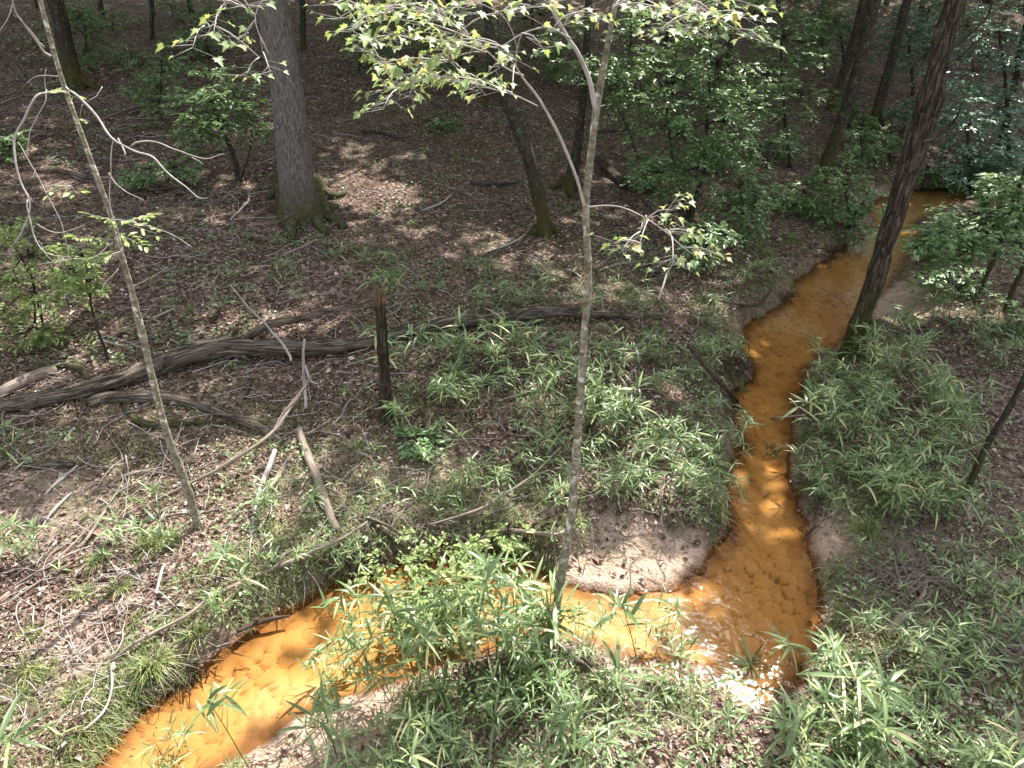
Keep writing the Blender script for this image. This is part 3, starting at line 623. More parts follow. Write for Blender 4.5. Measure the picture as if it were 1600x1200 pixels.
for a_, b_, nl in SPR:
    yo = YS - .35 + R.uniform(-.25, .25)
    p0, p1 = ony(*a_, yo), ony(*b_, yo + R.uniform(-.35, .1)); tie(br, p0); tube(br, [p0, p0 * .5 + p1 * .5 + [0, 0, .02], p1], [.004, .003, .0015], 4, n=5, wob=.01, seed=int(nl))
    maple_spray(br, lv, p0, p1, int(nl * 1.25))
br.build('branch', 'pale twig', root, base); BRP.clear(); lv.build('foliage', 'maple leaf', root, base)

# ------------------------------------------------------------------ the slender sapling at the left with its bare arching boughs
base = at(308, 822); YL = base[1]
root = thing('slender_sapling', base, 'slender leaning sapling at left with bare white arching twigs', 'sapling')
mb = MB(); P, r = trunk_path([(308,818,17),(296,775,16),(280,728,16),(262,680,15),(245,620,14),(232,565,14),(218,505,14),(205,450,13),(190,400,12),(176,345,12),(160,300,11),(140,245,10),(122,195,10),(104,145,10),(88,95,9),(74,45,9),(60,-10,9),(48,-60,8)], YL, -.0); r = r * .74
P = np.vstack([base - [0, 0, .15], P]); r = np.append(r[0] * 1.2, r)
tube(mb, P, r, 14, n=90, lump=.2, seed=23); tube(mb, [P[-1], P[-1] + [-.3, .2, 1.5], P[-1] + [-.4, .8, 3.5]], [r[-1], .02, .006], 8)
mb.build('trunk', 'sapling bark', root, base)
mb = MB()
for pts, dy in [([(101,134,4),(118,143,4.5),(150,175,4.5),(170,200,4),(185,217,4),(212,232,3.5),(235,240,3.5),(255,262,3),(280,285,2.6),(308,308,2),(322,311,1.4)], -.5),
                ([(184,216,3),(190,232,2.4),(194,243,1.6)], -.1), ([(205,228,3),(240,225,2.4),(270,235,2.4),(312,250,2),(350,243,1.2)], -.3), ([(300,246,1.6),(316,260,1)], 0),
                ([(98,138,3.4),(75,143,4),(58,147,4),(44,165,4),(34,190,4),(22,218,4),(24,250,3.6),(32,285,3.2),(43,310,3),(42,335,2.6),(30,368,2),(14,395,1.2)], -.6),
                ([(43,312,2.4),(52,345,2.4),(60,372,2.2),(75,392,1.6),(110,398,1)], -.2), ([(60,376,1.6),(68,398,1.2),(85,410,.9)], 0), ([(58,350,1.6),(90,362,1.4),(130,352,1)], 0),
                ([(80,88,4),(60,62,3.6),(40,38,3.4),(26,20,3.4),(18,-10,3.2)], -.3), ([(70,74,2),(52,48,1.6),(35,30,1.2)], -.1),
                ([(73,140,2),(75,155,2),(62,178,2),(50,205,1.8),(44,240,1.6)], -.2), ([(72,108,1.6),(71,125,1.8),(73,145,2)], 0),
                ([(28,222,1.8),(55,270,1.8),(75,310,1.6),(95,350,1.4),(112,392,1)], -.2), ([(178,216,2.2),(172,255,2.2),(169,300,2),(176,345,2),(190,400,1.6)], -.1),
                ([(170,270,1.6),(190,295,1.4),(226,315,1)], -.2), ([(176,345,2),(215,350,2),(262,362,1.6),(298,386,1.2)], -.3), ([(160,135,1.6),(156,148,1.4),(140,158,1.2)], -.1),
                ([(185,420,2),(165,440,1.8),(155,460,1.2)], -.1), ([(200,432,2),(215,445,1.6),(262,420,1)], .1), ([(95,120,1.4),(60,118,1.2),(40,130,.8)], -.1), ([(20,220,2),(8,218,1.6),(-10,214,1.2)], 0),
                ([(176,380,2),(150,402,1.6),(110,405,1.2),(60,412,1)], -.2), ([(20,0,1.4),(10,30,1.2),(-5,60,1)], -.2)]:
    twigset(mb, pts, YL, dy, seed=pts[0][0] % 40, seg=5, wob=.03)
lv = MB(); tw = mb
def oval_spray(tw, lv, p0, p1, nl, L=.05, W=.022, wide=.1, flat=.25):
    p0 = np.asarray(p0, float); p1 = np.asarray(p1, float); d = p1 - p0; ln = max(.01, np.linalg.norm(d))
    t = R.uniform(.05, 1.0, nl); b_ = p0 + d * t[:, None]; sd = nrm(np.cross(d, [0, 0, 1.0])); sg = R.choice([-1, 1], nl)
    dr = nrm(sd * sg[:, None] + d / ln * R.uniform(.3, 1.2, nl)[:, None] + R.normal(0, flat, (nl, 3)))
    off = R.uniform(0, wide, nl)[:, None]
    oval(lv, b_ + dr * off * [1, 1, .4], dr * [1, 1, .5], R.uniform(.65, 1.2, nl) * L, R.uniform(.75, 1.15, nl) * W, R.random(nl), R.normal(0, .35, nl))
    if tw is not None: tube(tw, [p0, p1], [.003, .0012], 3, n=3)
for a_, b_, nl in [((180,350),(235,335),26),((185,365),(225,385),26),((180,345),(140,335),18),((178,375),(120,370),22),((190,392),(140,410),20),((200,350),(245,365),14),((112,290),(85,300),7),((110,290),(125,305),6),((125,185),(140,190),3),((104,145),(80,140),4),((104,145),(122,155),4)]:
    p0 = ony(*a_, YL - .05); tie(mb, p0); oval_spray(tw, lv, p0, ony(*b_, YL - .15 + R.uniform(-.15, .15)), nl, .06, .03, .07)
mb.build('branch', 'pale twig', root, base); lv.build('foliage', 'light shrub leaf', root, base)

# ------------------------------------------------------------------ understory trees and shrubs: stems + layered sprays of oval leaves
def leafy(name, label, bpx, stems, blobs, mat, lsize=.055, dens=1.0, cat='shrub', group=None, bark='dark bark', yoff=0.0):
    base = at(*bpx); Y0 = base[1] + yoff; root = thing(name, base, label, cat, group)
    st_ = MB(); tw = MB(); lv = MB(); tips = []
    for s_ in stems:
        P, r = trunk_path(s_, Y0); P[0] = base + R.normal(0, .03, 3) * [1, 1, 0]; tube(st_, np.vstack([base - [0, 0, .1], P]), np.append(r[0], r), 8, wob=.02, lump=.1, seed=s_[0][0] % 30); tips.append(P)
    allp = np.vstack(tips)
    for (u, v, ru, rv, dy) in blobs:
        c = ony(u, v, max(.8, Y0 + dy)); sc_ = depth(c) / FPX; rx = ru * sc_; rz = rv * sc_ ; ry = rx * .8
        ns = int(dens * 26 * rx * rx / (lsize / .055) ** 2 / .25) + 6; ns = min(int(ns * 1.5), 260)
        near = allp[np.argmin(np.linalg.norm(allp - c, axis=1))]
        tube(st_, [near, (near + c) / 2 + [0, 0, .08], c], [.012, .009, .005], 5, wob=.04, seed=int(u) % 31)
        q = sph(ns) * (R.uniform(.15, 1.25, ns) ** .5)[:, None] * [rx * 1.1, ry * 1.3, rz * 1.1] + c
        out_ = nrm((q - c) * [1, 1, .25] + R.normal(0, .15, q.shape)); ln = R.uniform(.5, 1.1, ns) * min(.42, rx * .8)
        zmin = height(q[:, 0], q[:, 1]) + .05
        q[:, 2] = np.maximum(q[:, 2], zmin)
        for k_ in range(ns):
            p1 = q[k_] + out_[k_] * ln[k_] - [0, 0, .06]
            oval_spray(None, lv, q[k_], p1, int(R.integers(20, 36)), lsize * 1.12, lsize * .6, lsize * 1.7)
            tube(st_, [c, (c + q[k_]) / 2 + [0, 0, .03], q[k_], p1], [.005, .004, .003, .001], 3, n=5)
    st_.build('stem', bark, root, base); lv.build('foliage', mat, root, base)
    return root
leafy('understory_tree', 'wide leafy understory tree with several stems just right of the forked sapling', (1076,342),
      [[(1076,340,9),(1090,300,7),(1100,262,6),(1104,200,5),(1110,120,4)], [(1068,342,6),(1064,300,5),(1050,240,4),(1040,150,4)], [(1080,342,5),(1085,312,4),(1110,305,3)], [(1030,330,5),(1010,280,4),(980,200,3)]],
      [(1050,130,62,45,-.2),(1120,100,60,40,0),(985,70,60,42,.2),(1130,190,60,36,-.3),(1060,210,52,32,-.5),(1000,150,50,34,.3),(905,75,40,34,.5),(1160,225,44,22,-.2),(1090,262,50,24,-.6),(1040,60,60,34,.1),(1110,40,50,28,.5),(1030,270,36,20,-.2),(1165,150,44,26,.3),(960,130,36,24,.4),(1085,160,50,26,-.9)], 'shrub leaf', .075, 1.0, 'tree')
leafy('understory_tree', 'low spreading bush with fine leaves left of the oak trunk', (374,284), [[(374,280,9),(362,235,8),(345,195,7),(335,175,5)], [(404,268,3),(394,220,3),(385,180,2.5)]],
      [(330,160,48,22,0),(375,150,36,20,.1),(300,185,30,14,-.2),(350,190,36,14,-.3),(270,262,36,10,-.6),(395,190,26,14,0),(300,215,26,12,-.3),(330,125,30,12,.2)], 'shrub leaf', .08, .8, 'tree')
leafy('creekside_shrub', 'round leafy shrub overhanging the far bend of the creek', (1322,352), [[(1322,350,5),(1325,325,4),(1318,290,3)], [(1330,352,4),(1345,320,3),(1355,300,2)]],
      [(1320,290,36,22,0),(1350,330,30,18,-.2),(1300,320,26,16,-.1),(1335,352,26,12,-.4),(1295,275,20,12,.1)], 'shrub leaf', .085, .9)
RH = [('evergreen bush filling the top right corner', (1580,250), [[(1580,250,8),(1575,190,6),(1570,120,5),(1560,40,4)]], [(1560,50,60,40,0),(1590,120,54,36,-.2),(1520,110,46,30,.1),(1560,170,50,28,-.4),(1600,10,50,36,.2),(1610,200,40,24,-.6),(1510,40,36,26,.4)]),
      ('evergreen bush right of the rotten tree above the hidden creek', (1520,290), [[(1520,290,7),(1515,250,5),(1510,200,4)]], [(1510,200,44,26,-.1),(1545,235,44,22,-.3),(1480,240,34,18,.1),(1500,165,36,18,.3),(1575,255,36,18,-.5),(1520,268,40,16,-.7)]),
      ('dark evergreen clump between the trunks at the top', (1425,150), [[(1425,150,6),(1424,110,5),(1420,60,4)]], [(1420,60,40,24,0),(1400,30,36,20,.3),(1445,90,34,20,-.2),(1385,80,26,16,0),(1450,20,30,20,.4)]),
      ('green understory bush at the top edge right of the thin black trunk', (1318,110), [[(1318,110,4),(1316,70,4),(1310,40,3)]], [(1310,30,34,16,0),(1330,50,26,12,-.3),(1290,40,24,12,.2)]),
      ('small glossy pale bush left of the rotten tree', (1412,208), [[(1412,206,4),(1416,190,3),(1418,180,3)]], [(1412,178,20,11,0),(1430,170,16,10,0),(1398,182,12,6,-.1)])]
for lb, bp, st_, bl in RH: leafy('evergreen_bush', lb, bp, st_, bl, 'holly leaf', .10, .9, group='evergreen bushes at upper right')
leafy('understory_tree', 'sunlit flat leaf sprays of a young tree reaching in from the right edge', (1640,470), [[(1640,470,9),(1630,420,7),(1620,360,5),(1590,330,4)]],
      [(1540,362,56,5,-.3),(1480,358,40,4,-.5),(1580,318,46,5,-.2),(1510,392,44,4,-.6),(1590,385,40,5,-.5),(1530,335,36,4,0),(1450,376,20,3,-.7),(1585,285,36,5,0),(1600,345,34,5,-.4),(1555,300,30,4,.1)], 'shrub leaf', .085, .9, 'tree')
leafy('understory_tree', 'small leafy tree at left edge with rounded leaf clusters', (60,505), [[(104,620,5),(90,570,4),(72,520,4),(55,460,3),(45,400,3)], [(60,500,4),(50,440,3),(20,380,3)]],
      [(50,400,44,18,-.2),(90,430,40,16,-.1),(20,440,34,16,-.4),(60,470,44,14,-.3),(20,350,30,20,0),(95,385,22,10,.1),(10,490,30,12,-.3),(80,520,26,7,-.4),(40,520,26,8,-.4)], 'light shrub leaf', .055, .4, 'tree', yoff=-.2)
leafy('seedling_tree', 'thin dark seedling stem left of the sapling with sparse leaves', (166,562), [[(166,560,5),(158,530,4),(145,490,4),(138,450,3),(128,400,3)]], [(130,400,26,12,0),(140,440,14,8,0),(112,420,24,8,-.1)], 'light shrub leaf', .055, .6)
leafy('creekside_shrub', 'bright yellow green shrub overhanging the near creek edge', (640,905), [[(640,905,4),(660,880,3),(690,850,3)], [(655,905,3),(700,890,3),(740,880,2)], [(640,905,3),(600,880,2),(565,885,2)]],
      [(690,852,46,14,-.1),(650,880,50,14,-.1),(600,880,34,8,-.1),(740,890,36,14,-.2),(700,900,44,16,-.3),(660,925,40,12,-.4),(755,860,24,10,-.1)], 'light shrub leaf', .05, .12, bark='wet wood')
leafy('creekside_shrub', 'small pale leaf shrub on the mud bank above the sapling base', (800,860), [[(800,860,2.5),(796,840,2),(795,825,1.5)]], [(795,830,20,9,0),(805,845,16,6,0)], 'light shrub leaf', .05, .8, bark='wet wood')
leafy('creekside_shrub', 'yellow green leafy shrub growing through cane in front of the creek', (690,1010), [[(690,1010,4),(680,960,3),(670,920,2)], [(700,1010,3),(715,960,3),(730,930,2)]],
      [(670,930,34,22,0),(650,960,34,18,-.1),(710,950,36,18,-.1),(680,985,40,14,-.2),(735,925,24,14,0)], 'light shrub leaf', .05, .08, bark='wet wood')
UT = [('leafy understory tree between the understory tree and the mottled trunk', (1232,262), [[(1232,262,6),(1228,200,5),(1222,120,4),(1220,40,3)]], [(1225,60,46,30,0),(1200,110,36,22,.1),(1250,150,36,20,-.2),(1215,190,34,18,-.3),(1190,30,40,24,.4),(1255,90,26,16,.3)]),
      ('leafy sapling on the dark bank above the creek bend', (1165,372), [[(1165,372,5),(1160,330,4),(1155,290,3)]], [(1158,290,36,18,0),(1180,318,30,14,-.2),(1135,322,28,12,-.1),(1170,345,30,10,-.3)]),
      ('dim leafy understory behind the curved trunk at the top edge', (720,150), [[(720,150,5),(718,100,4),(716,40,3)]], [(715,40,46,28,0),(760,70,36,18,.2),(680,80,34,18,-.1),(740,110,26,12,-.2),(650,30,36,18,.3)]),
      ('leafy bush at the foot of the tall mottled trunk', (1262,330), [[(1262,330,4),(1258,300,3)]], [(1255,300,28,14,0),(1275,318,24,11,-.1),(1240,322,24,10,-.2)]),
      ('dim leafy understory at the top edge left of the oak', (330,90), [[(322,110,5),(320,60,4),(318,20,3)]], [(320,40,36,18,0),(290,60,30,14,.1),(350,20,30,16,.2),(300,90,24,9,-.1)]),
      ('green understory sapling in the shade right of the mottled trunk', (1392,250), [[(1392,250,4),(1390,215,3)]], [(1388,215,24,11,0),(1372,235,20,9,-.1)])]
for lb, bp, st_, bl in UT: leafy('understory_sapling', lb, bp, st_, bl, 'shrub leaf', .08, .9, cat='tree', group='leafy understory saplings in the shade')
AS = [(640,70,'between the oak and the maple leaves'),(560,110,'right of the oak in the upper slope'),(870,130,'behind the upper fork of the sapling'),(830,60,'above the curved trunk at the top edge'),(1330,200,'between the two leaning dark trunks'),(1130,270,'at the foot of the wide understory tree'),
      (1010,300,'just right of the forked sapling in the shade'),(950,160,'immediately right of the fork of the sapling'),(1290,120,'left of the dark straight trunk at upper right'),(1480,90,'between the rotten tree and the evergreen corner'),(1350,270,'above the far bend of the creek'),(1200,20,'at the top edge below the last maple leaves'),
      (1545,300,'under the evergreen bushes near the right edge'),(140,110,'between the dark leaning trunk and the slender sapling'),(20,250,'at the left edge behind the white arching twigs'),(250,190,'left of the fine leafed bush'),(1460,410,'on the right bank behind the leaning rotten tree'),(1100,420,'on the bank right of the drooping maple leaves')]
for u, v, lb in AS:
    h_ = R.uniform(50, 110) if v < 200 else R.uniform(35, 60); l_ = R.uniform(-12, 12)
    leafy('understory_sapling', 'thin airy leafy seedling ' + lb, (u, v), [[(u, v, 3), (u + l_ * .5, v - h_ * .5, 2.5), (u + l_, v - h_, 1.5)]], [(u + l_ + R.uniform(-14, 14), v - h_ * f_, h_ * .42, h_ * .13, R.uniform(-.3, .3)) for f_ in (.35, .65, .9, 1.1)], 'shrub leaf', .075, .7, cat='tree', group='airy seedlings in the shade')
SH = [('seedling patch of small green leaves above the left log', (215,300), [(235,265,26,7,0),(205,280,20,5,0)]), ('leafy seedling near the top left beyond the dark trunk', (175,45), [(175,30,24,8,0),(150,40,18,6,0)]),
      ('leafy seedling bush at the top edge left of the oak', (270,30), [(268,10,30,10,0),(295,20,22,8,0)]), ('small bush under the top edge beside the dim far trunk', (205,100), [(205,85,24,8,0)]),
      ('small green bush at the foot of the mottled trunk', (1210,250), [(1200,225,30,12,0),(1225,235,24,10,0)]), ('leafy seedling left of the thin black trunk at upper right', (1200,170), [(1195,140,24,12,0),(1215,125,20,9,0)]),
      ('small pale bush below the understory tree on the dark bank', (1180,330), [(1175,300,26,9,0)]), ('leafy seedling behind the curved mossy trunk', (690,200), [(690,185,20,6,0),(700,215,14,4,0)]),
      ('low bush at the foot of the evergreen bush beside the creek', (1440,300), [(1445,270,24,9,0),(1480,285,22,7,0)]), ('dark leafy bush on the shaded right bank under the leaf sprays', (1480,460), [(1475,430,34,14,0),(1510,445,30,12,0),(1450,440,24,10,0)]),
      ('dark leafy bush at the right edge above the shaded cane', (1600,520), [(1590,500,26,10,0)]), ('pale leafed seedlings below the snag', (660,700), [(650,690,26,8,0),(680,705,22,7,0)]),
      ('small round leafed plants on the moss at lower right', (1370,1090), [(1360,1085,20,7,0),(1385,1095,18,6,0)])]
for lb, bp, bl in SH: leafy('seedling_bush', lb, bp, [[(bp[0], bp[1], 3), (bl[0][0], bl[0][1], 2)]], bl, 'shrub leaf', .07, .7, group='small leafy seedlings on the forest floor')

# ------------------------------------------------------------------ fallen logs, boughs and the snag
def log(label, pts, mat='dead wood', name='fallen_log', lift=.6, cat='log', extra=(), moss=0.0, group='fallen logs and boughs on the slope', lump=.16, wob=.02, ridge=.0, seg=10, bark=None):
    """pts: (u, v, width px[, extra height m]) along the ground"""
    def path(pp):
        P, r = [], []
        for q, g in zip(pp, at([q[0] for q in pp], [q[1] for q in pp])):
            g = g + 0; rr = q[2] / 2 * depth(g) / FPX; h = q[3] if len(q) > 3 else 0.0
            p = g + [0, 0, rr * lift]
            if h:                                   # raised above the ground: keep it on the line of sight by moving closer
                dd = C0 - p; p = p + dd * (h / dd[2])
            P.append(p); r.append(rr)
        return np.array(P), np.array(r)
    P, r = path(pts); mid = P[len(P) // 2]; mid = np.array([mid[0], mid[1], float(height(mid[0], mid[1]))])
    sd = int(pts[0][0] + pts[0][1]) % 60; parts = []
    mb = MB(); tube(mb, P, r, seg, lump=lump, wob=wob if len(P) > 2 else wob * .5, moss=moss, seed=sd, ridge=ridge)
    if not extra: return tag(mb.build(name, mat, None, mid), label, cat, group)
    root = thing(name, mid, label, cat, group); mb.build('trunk', mat, root, mid)
    for ex in extra:
        P, r = path(ex); e_ = MB(); tube(e_, P, r, 7, lump=.15, wob=.02, moss=moss, seed=sd + 3); e_.build('branch', mat, root, mid)
    return root
log('long weathered log of cracked brown wood lying across the slope', [(-60,660,25),(0,646,27),(70,632,28),(130,622,30),(185,606,31),(230,590,33),(290,566,33,.05),(350,552,31,.08),(420,552,29,.08),(500,550,25,.05),(570,545,26),(640,526,25,.04),(700,514,24,.06),(760,508,21,.08),(830,498,19,.1),(880,492,17,.1),(930,495,14,.06),(990,497,11),(1040,500,8)], 'rotten wood', lift=.75, extra=([(385,536,13,.1),(405,520,13,.22),(430,508,12,.28),(470,500,10,.30),(505,490,10,.34),(520,487,7,.36)], [(505,490,4,.34),(545,482,4,.2),(590,468,2,.15)], [(255,575,10,.12),(262,560,6,.22),(266,550,3,.28)], [(610,530,8,.05),(618,512,5,.16),(612,500,2,.24)], [(150,612,12,.08),(175,600,8,.14),(200,588,3,.16)], [(700,512,6,.05),(716,500,4,.12),(735,492,2,.16)], [(60,630,10,.06),(40,618,6,.1),(22,612,3,.12)]), ridge=1.1, seg=44, lump=.2)
log('barnacled grey log curving under the left sapling', [(140,634,18),(180,626,21),(240,627,20),(300,634,18),(350,650,16),(400,668,15),(430,685,12),(452,700,8)], 'rotten wood', extra=([(330,645,5,.05),(370,650,4,.1),(420,658,2,.1)],), lump=.3, ridge=.3, seg=18)
log('splintered plank of grey wood at the left edge', [(-30,640,14),(0,622,18),(40,600,20),(80,583,20),(86,580,15)], 'dead wood', lump=.1, ridge=.5, seg=14)
log('curved mossy stick behind the plank at left', [(45,580,9),(95,574,10),(125,580,10),(145,600,8)], 'rotten wood', moss=.7)
log('moss covered limb under the grey curving log', [(195,640,8),(215,658,12),(240,668,14),(275,664,12),(320,662,9),(350,664,5)], 'rotten wood', moss=.9)
log('bare tan log standing on end down the slope to the creek', [(468,672,11),(478,705,13),(490,740,14),(505,780,15),(520,815,14),(528,832,12)], 'dead wood', extra=([(500,760,4),(520,765,3,.05),(540,775,2,.1)],), lump=.18)
log('short bleached branch left of the tan log', [(430,705,7,.1),(420,735,8,.05),(412,752,8),(400,790,5),(392,860,3)], 'pale twig')
log('pale twisted root wood beside the tan log', [(455,715,6),(440,740,9),(425,760,9),(420,775,6)], 'dead wood', extra=([(440,740,4),(425,735,3,.05),(415,720,2,.1)],))
log('long thin grey branch slanting down the slope behind the left sapling', [(486,590,4,.35),(462,628,5,.3),(425,678,6,.25),(380,710,5,.2),(325,742,5,.12),(300,755,4,.05),(240,785,4),(180,812,4),(120,842,4),(60,880,4),(0,915,3)], 'dead wood', extra=([(425,678,3,.25),(440,650,2,.3),(480,600,2,.4)],), lump=.08)
log('fallen bundle of grey branches at the left edge above the pale slope', [(165,800,4,.05),(130,850,5,.04),(90,880,6),(50,905,6),(0,940,7),(-40,970,7)], 'dead wood', extra=([(170,790,3),(120,848,3,.05),(60,892,3,.05),(0,930,3)], [(140,860,2.5,.03),(80,900,3,.03),(10,945,3)], [(120,862,2,.08),(70,890,2,.05),(20,915,2)]))
log('long bough above the near creek bank from the tan log to the grass tuft', [(575,815,3,.1),(540,840,5,.1),(500,858,6,.1),(450,880,8,.06),(415,895,8),(370,915,6),(320,940,5,.05),(290,965,6,.06),(240,992,6,.05),(200,1015,5,.05),(178,1036,5)], 'dead wood', extra=([(430,888,4,.06),(455,862,3,.1),(520,850,2,.12)], [(200,1018,3,.05),(222,1064,3),(190,1068,2)]))
log('thin curved twig hanging down the lower left bank', [(178,1036,4,.06),(176,1070,4,.06),(165,1105,4,.05),(145,1130,3.5,.03),(118,1150,3)], 'pale twig')
log('forked dead stick on the pale slope below the cane clump', [(258,882,4,.05),(252,905,5,.04),(245,930,5),(238,952,4)], 'pale twig', extra=([(246,932,4),(262,934,3.5,.02),(272,934,2)], [(246,942,4,.01),(262,956,4),(278,965,3)]))
log('rotting dark log lying near the creek edge above the yellow green shrub', [(575,808,8,.05),(596,826,13),(618,843,15),(640,860,13),(655,868,7)], 'rotten wood', moss=.2, extra=([(580,812,5,.1),(610,826,5,.1),(645,852,4,.1)],), lump=.2)
log('grey root arching along the creek edge left of the sapling', [(742,852,8,.03),(762,840,9,.06),(790,830,7,.08),(830,832,7,.08),(868,836,6,.08),(888,826,4,.08)], 'dead wood', extra=([(868,836,4,.08),(882,845,3,.05)],))
log('decaying log beside the base of the forked sapling', [(876,1012,11,.05),(896,1030,14),(915,1048,15),(934,1066,10)], 'rotten wood', extra=([(900,1022,7,.08),(925,1045,7,.05)],), lump=.3)
log('dark wet bough along the left creek edge near the bend', [(372,988,6,.06),(402,975,8,.06),(425,967,7,.08),(450,962,4,.08)], 'wet wood', extra=([(395,978,4,.06),(405,965,3,.1)],))
log('black branch dipping into the creek from the cane bank', [(1076,540,5,.3),(1098,570,6,.28),(1118,592,6,.24),(1140,615,6,.16),(1158,636,6,.1),(1172,650,7,.05)], 'wet wood')
log('thin pale stick spanning the narrow creek', [(1168,662,2.5,.2),(1200,655,2.5,.25),(1255,650,2.5,.3)], 'pale twig')
log('brown log half hidden by cane in the middle of the slope', [(738,604,6),(770,598,9),(805,592,9),(845,588,8),(885,580,7)], 'rotten wood')
log('short brown log below the half hidden log', [(782,634,5),(800,625,9),(822,617,10),(838,612,5)], 'rotten wood')
log('thick shadowed log behind the forked sapling', [(925,245,10,.1),(942,260,13,.05),(958,278,16),(975,293,17),(980,298,12)], 'brown bark')
log('narrow fallen stem in shade right of the sunlit leaf patch', [(735,288,4),(765,290,6),(795,288,5),(815,285,3)], 'dark bark')
log('fallen pole in shade behind the left sapling', [(58,268,5),(95,270,7),(150,282,9),(200,282,8),(245,288,8),(282,300,9),(288,303,6)], 'rotten wood')
log('dark stick lying on litter right of the oak', [(565,206,4),(590,210,6),(612,214,7),(630,219,3)], 'dark bark')
log('pale stick on the ground below the oak roots', [(408,412,3),(450,396,4.5),(495,376,4.5)], 'dead wood')
log('dark fallen stem crossing behind the understory tree', [(930,208,4,.3),(980,204,5,.3),(1030,200,5,.3),(1090,190,3,.3)], 'dark bark')
log('dead stick leaning below the dark bank at the creek bend', [(1118,470,3,.1),(1180,478,4,.08),(1205,455,3,.05)], 'wet wood')
log('bare root stub on the lower right bank', [(1388,998,6),(1396,980,14),(1412,966,15),(1425,955,8,.04)], 'dead wood', extra=([(1412,966,8),(1440,930,6,.08),(1448,905,5,.12)],))
log('reddish splinter on the open slope below the long log', [(382,625,5),(390,608,6),(394,592,4)], 'brown bark')
log('old dark stump wood on the slope left of the sapling foot', [(45,732,9),(80,728,13),(118,727,11)], 'rotten wood')
log('slim white stick on the left slope', [(70,775,3),(95,752,5),(120,730,4)], 'pale twig')
log('pale broken twig below the pale grey plank', [(100,690,3),(112,676,5),(118,670,4)], 'pale twig')
log('thin bare branch crossing the grass in front of the snag', [(670,820,2.5,.05),(740,800,5,.1),(780,778,5,.12),(830,745,4,.15),(875,700,3,.2)], 'dead wood', extra=([(830,745,2,.15),(860,735,2,.2)],))
log('forked bare branch standing by the long log', [(478,640,5),(476,600,5,.2),(474,560,4,.5),(476,530,3,.7)], 'pale twig', extra=([(455,565,4,.3),(440,535,3,.45),(415,505,2.5,.6),(385,478,2,.8),(362,446,1.5,1)], [(474,570,4,.4),(485,595,3,.3),(498,600,2,.3)]))
log('thin bare stick right of the forked sapling below the maple leaves', [(1030,470,3),(1042,430,3,.2),(1056,400,2.5,.5)], 'pale twig', group='bare sticks near the sapling')
log('dark stub post under the maple leaves on the right', [(1012,448,4),(1014,425,5,.1),(1016,405,4,.25)], 'dark bark', group='bare sticks near the sapling')
log('grey stick on the ground beneath the bright maple leaves', [(935,425,3),(960,415,6),(990,412,7),(998,410,4)], 'dead wood')
log('fallen stick in the creek shallows by the far bend', [(1217,512,4,.05),(1219,525,5,.05),(1217,536,4,.05)], 'wet wood')
log('wet stick lying in the orange water mid creek', [(1215,550,3,.04),(1228,555,4,.04),(1240,554,3,.04)], 'wet wood')
log('dark stick beside the mottled shallows', [(1285,510,3,.05),(1300,508,4,.05),(1312,503,3,.05)], 'wet wood')
log('long thin fallen pole over the shaded bank at top right', [(1212,60,3,.2),(1252,66,4,.2),(1290,74,4,.2)], 'dark bark')
for k_, (lb, a_, b_, c_) in enumerate([('small stick in the shade below the sunlit litter patch', (660,330), (690,318), (705,305)), ('crooked stick by the foot of the curved trunk', (805,385), (835,350), (850,352)), ('thin stick below the curved mossy trunk', (760,395), (800,380), (830,358)),
                                       ('thin stick at the upper left behind the white twigs', (158,188), (215,168), (270,160)), ('pale twig on the litter left of the oak roots', (360,345), (385,320), (390,305)), ('thin stick on the litter right of the long log', (800,470), (830,455), (850,445)),
                                       ('pale stick on dry grass at far left', (60,830), (85,795), (110,770)), ('thin grey stick on the bare slope by the sapling foot', (170,760), (215,738), (280,745)), ('small pale stick between log and sapling', (240,498), (255,490), (272,482)), ('thin stick in the bank grass above the sand bar', (940,745), (970,725), (990,710))]):
    log(lb, [(*a_, 2.5), (*b_, 3.5, .03), (*c_, 2)], 'dead wood' if k_ % 2 else 'pale twig', 'fallen_stick', cat='stick', group='thin sticks scattered on the slope')
# the broken snag
b = at(604, 655); P, r = trunk_path([(604,655,20),(602,610,19),(599,560,19),(596,510,18),(594,480,19),(593,468,17)], b[1])
root = thing('broken_snag', b, 'upright broken snag with splintered orange top in front of the long log', 'snag')
mb = MB(); tube(mb, np.vstack([b - [0, 0, .1], b + [0, 0, .03], P[1:]]), np.append([r[0] * 1.9, r[0] * 1.45], r[1:]), 18, lump=.22, seed=4, ridge=.35, n=50, moss=.15); mb.build('trunk', 'brown bark', root, b)
mb = MB()
for k_ in range(9):
    a_ = k_ * .7; rr = r[-1] * .72; h_ = [.14, .05, .09, .03, .12, .18, .06, .1, .04][k_]; q = P[-1] + [math.cos(a_) * rr, math.sin(a_) * rr, -.05]
    tube(mb, [q, q + [0, 0, .05 + h_ * .5], q + [.01, 0, .05 + h_]], [rr * .42, rr * .3, .003], 5, seed=k_)
mb.build('splintered_top', 'orange wood', root, b)
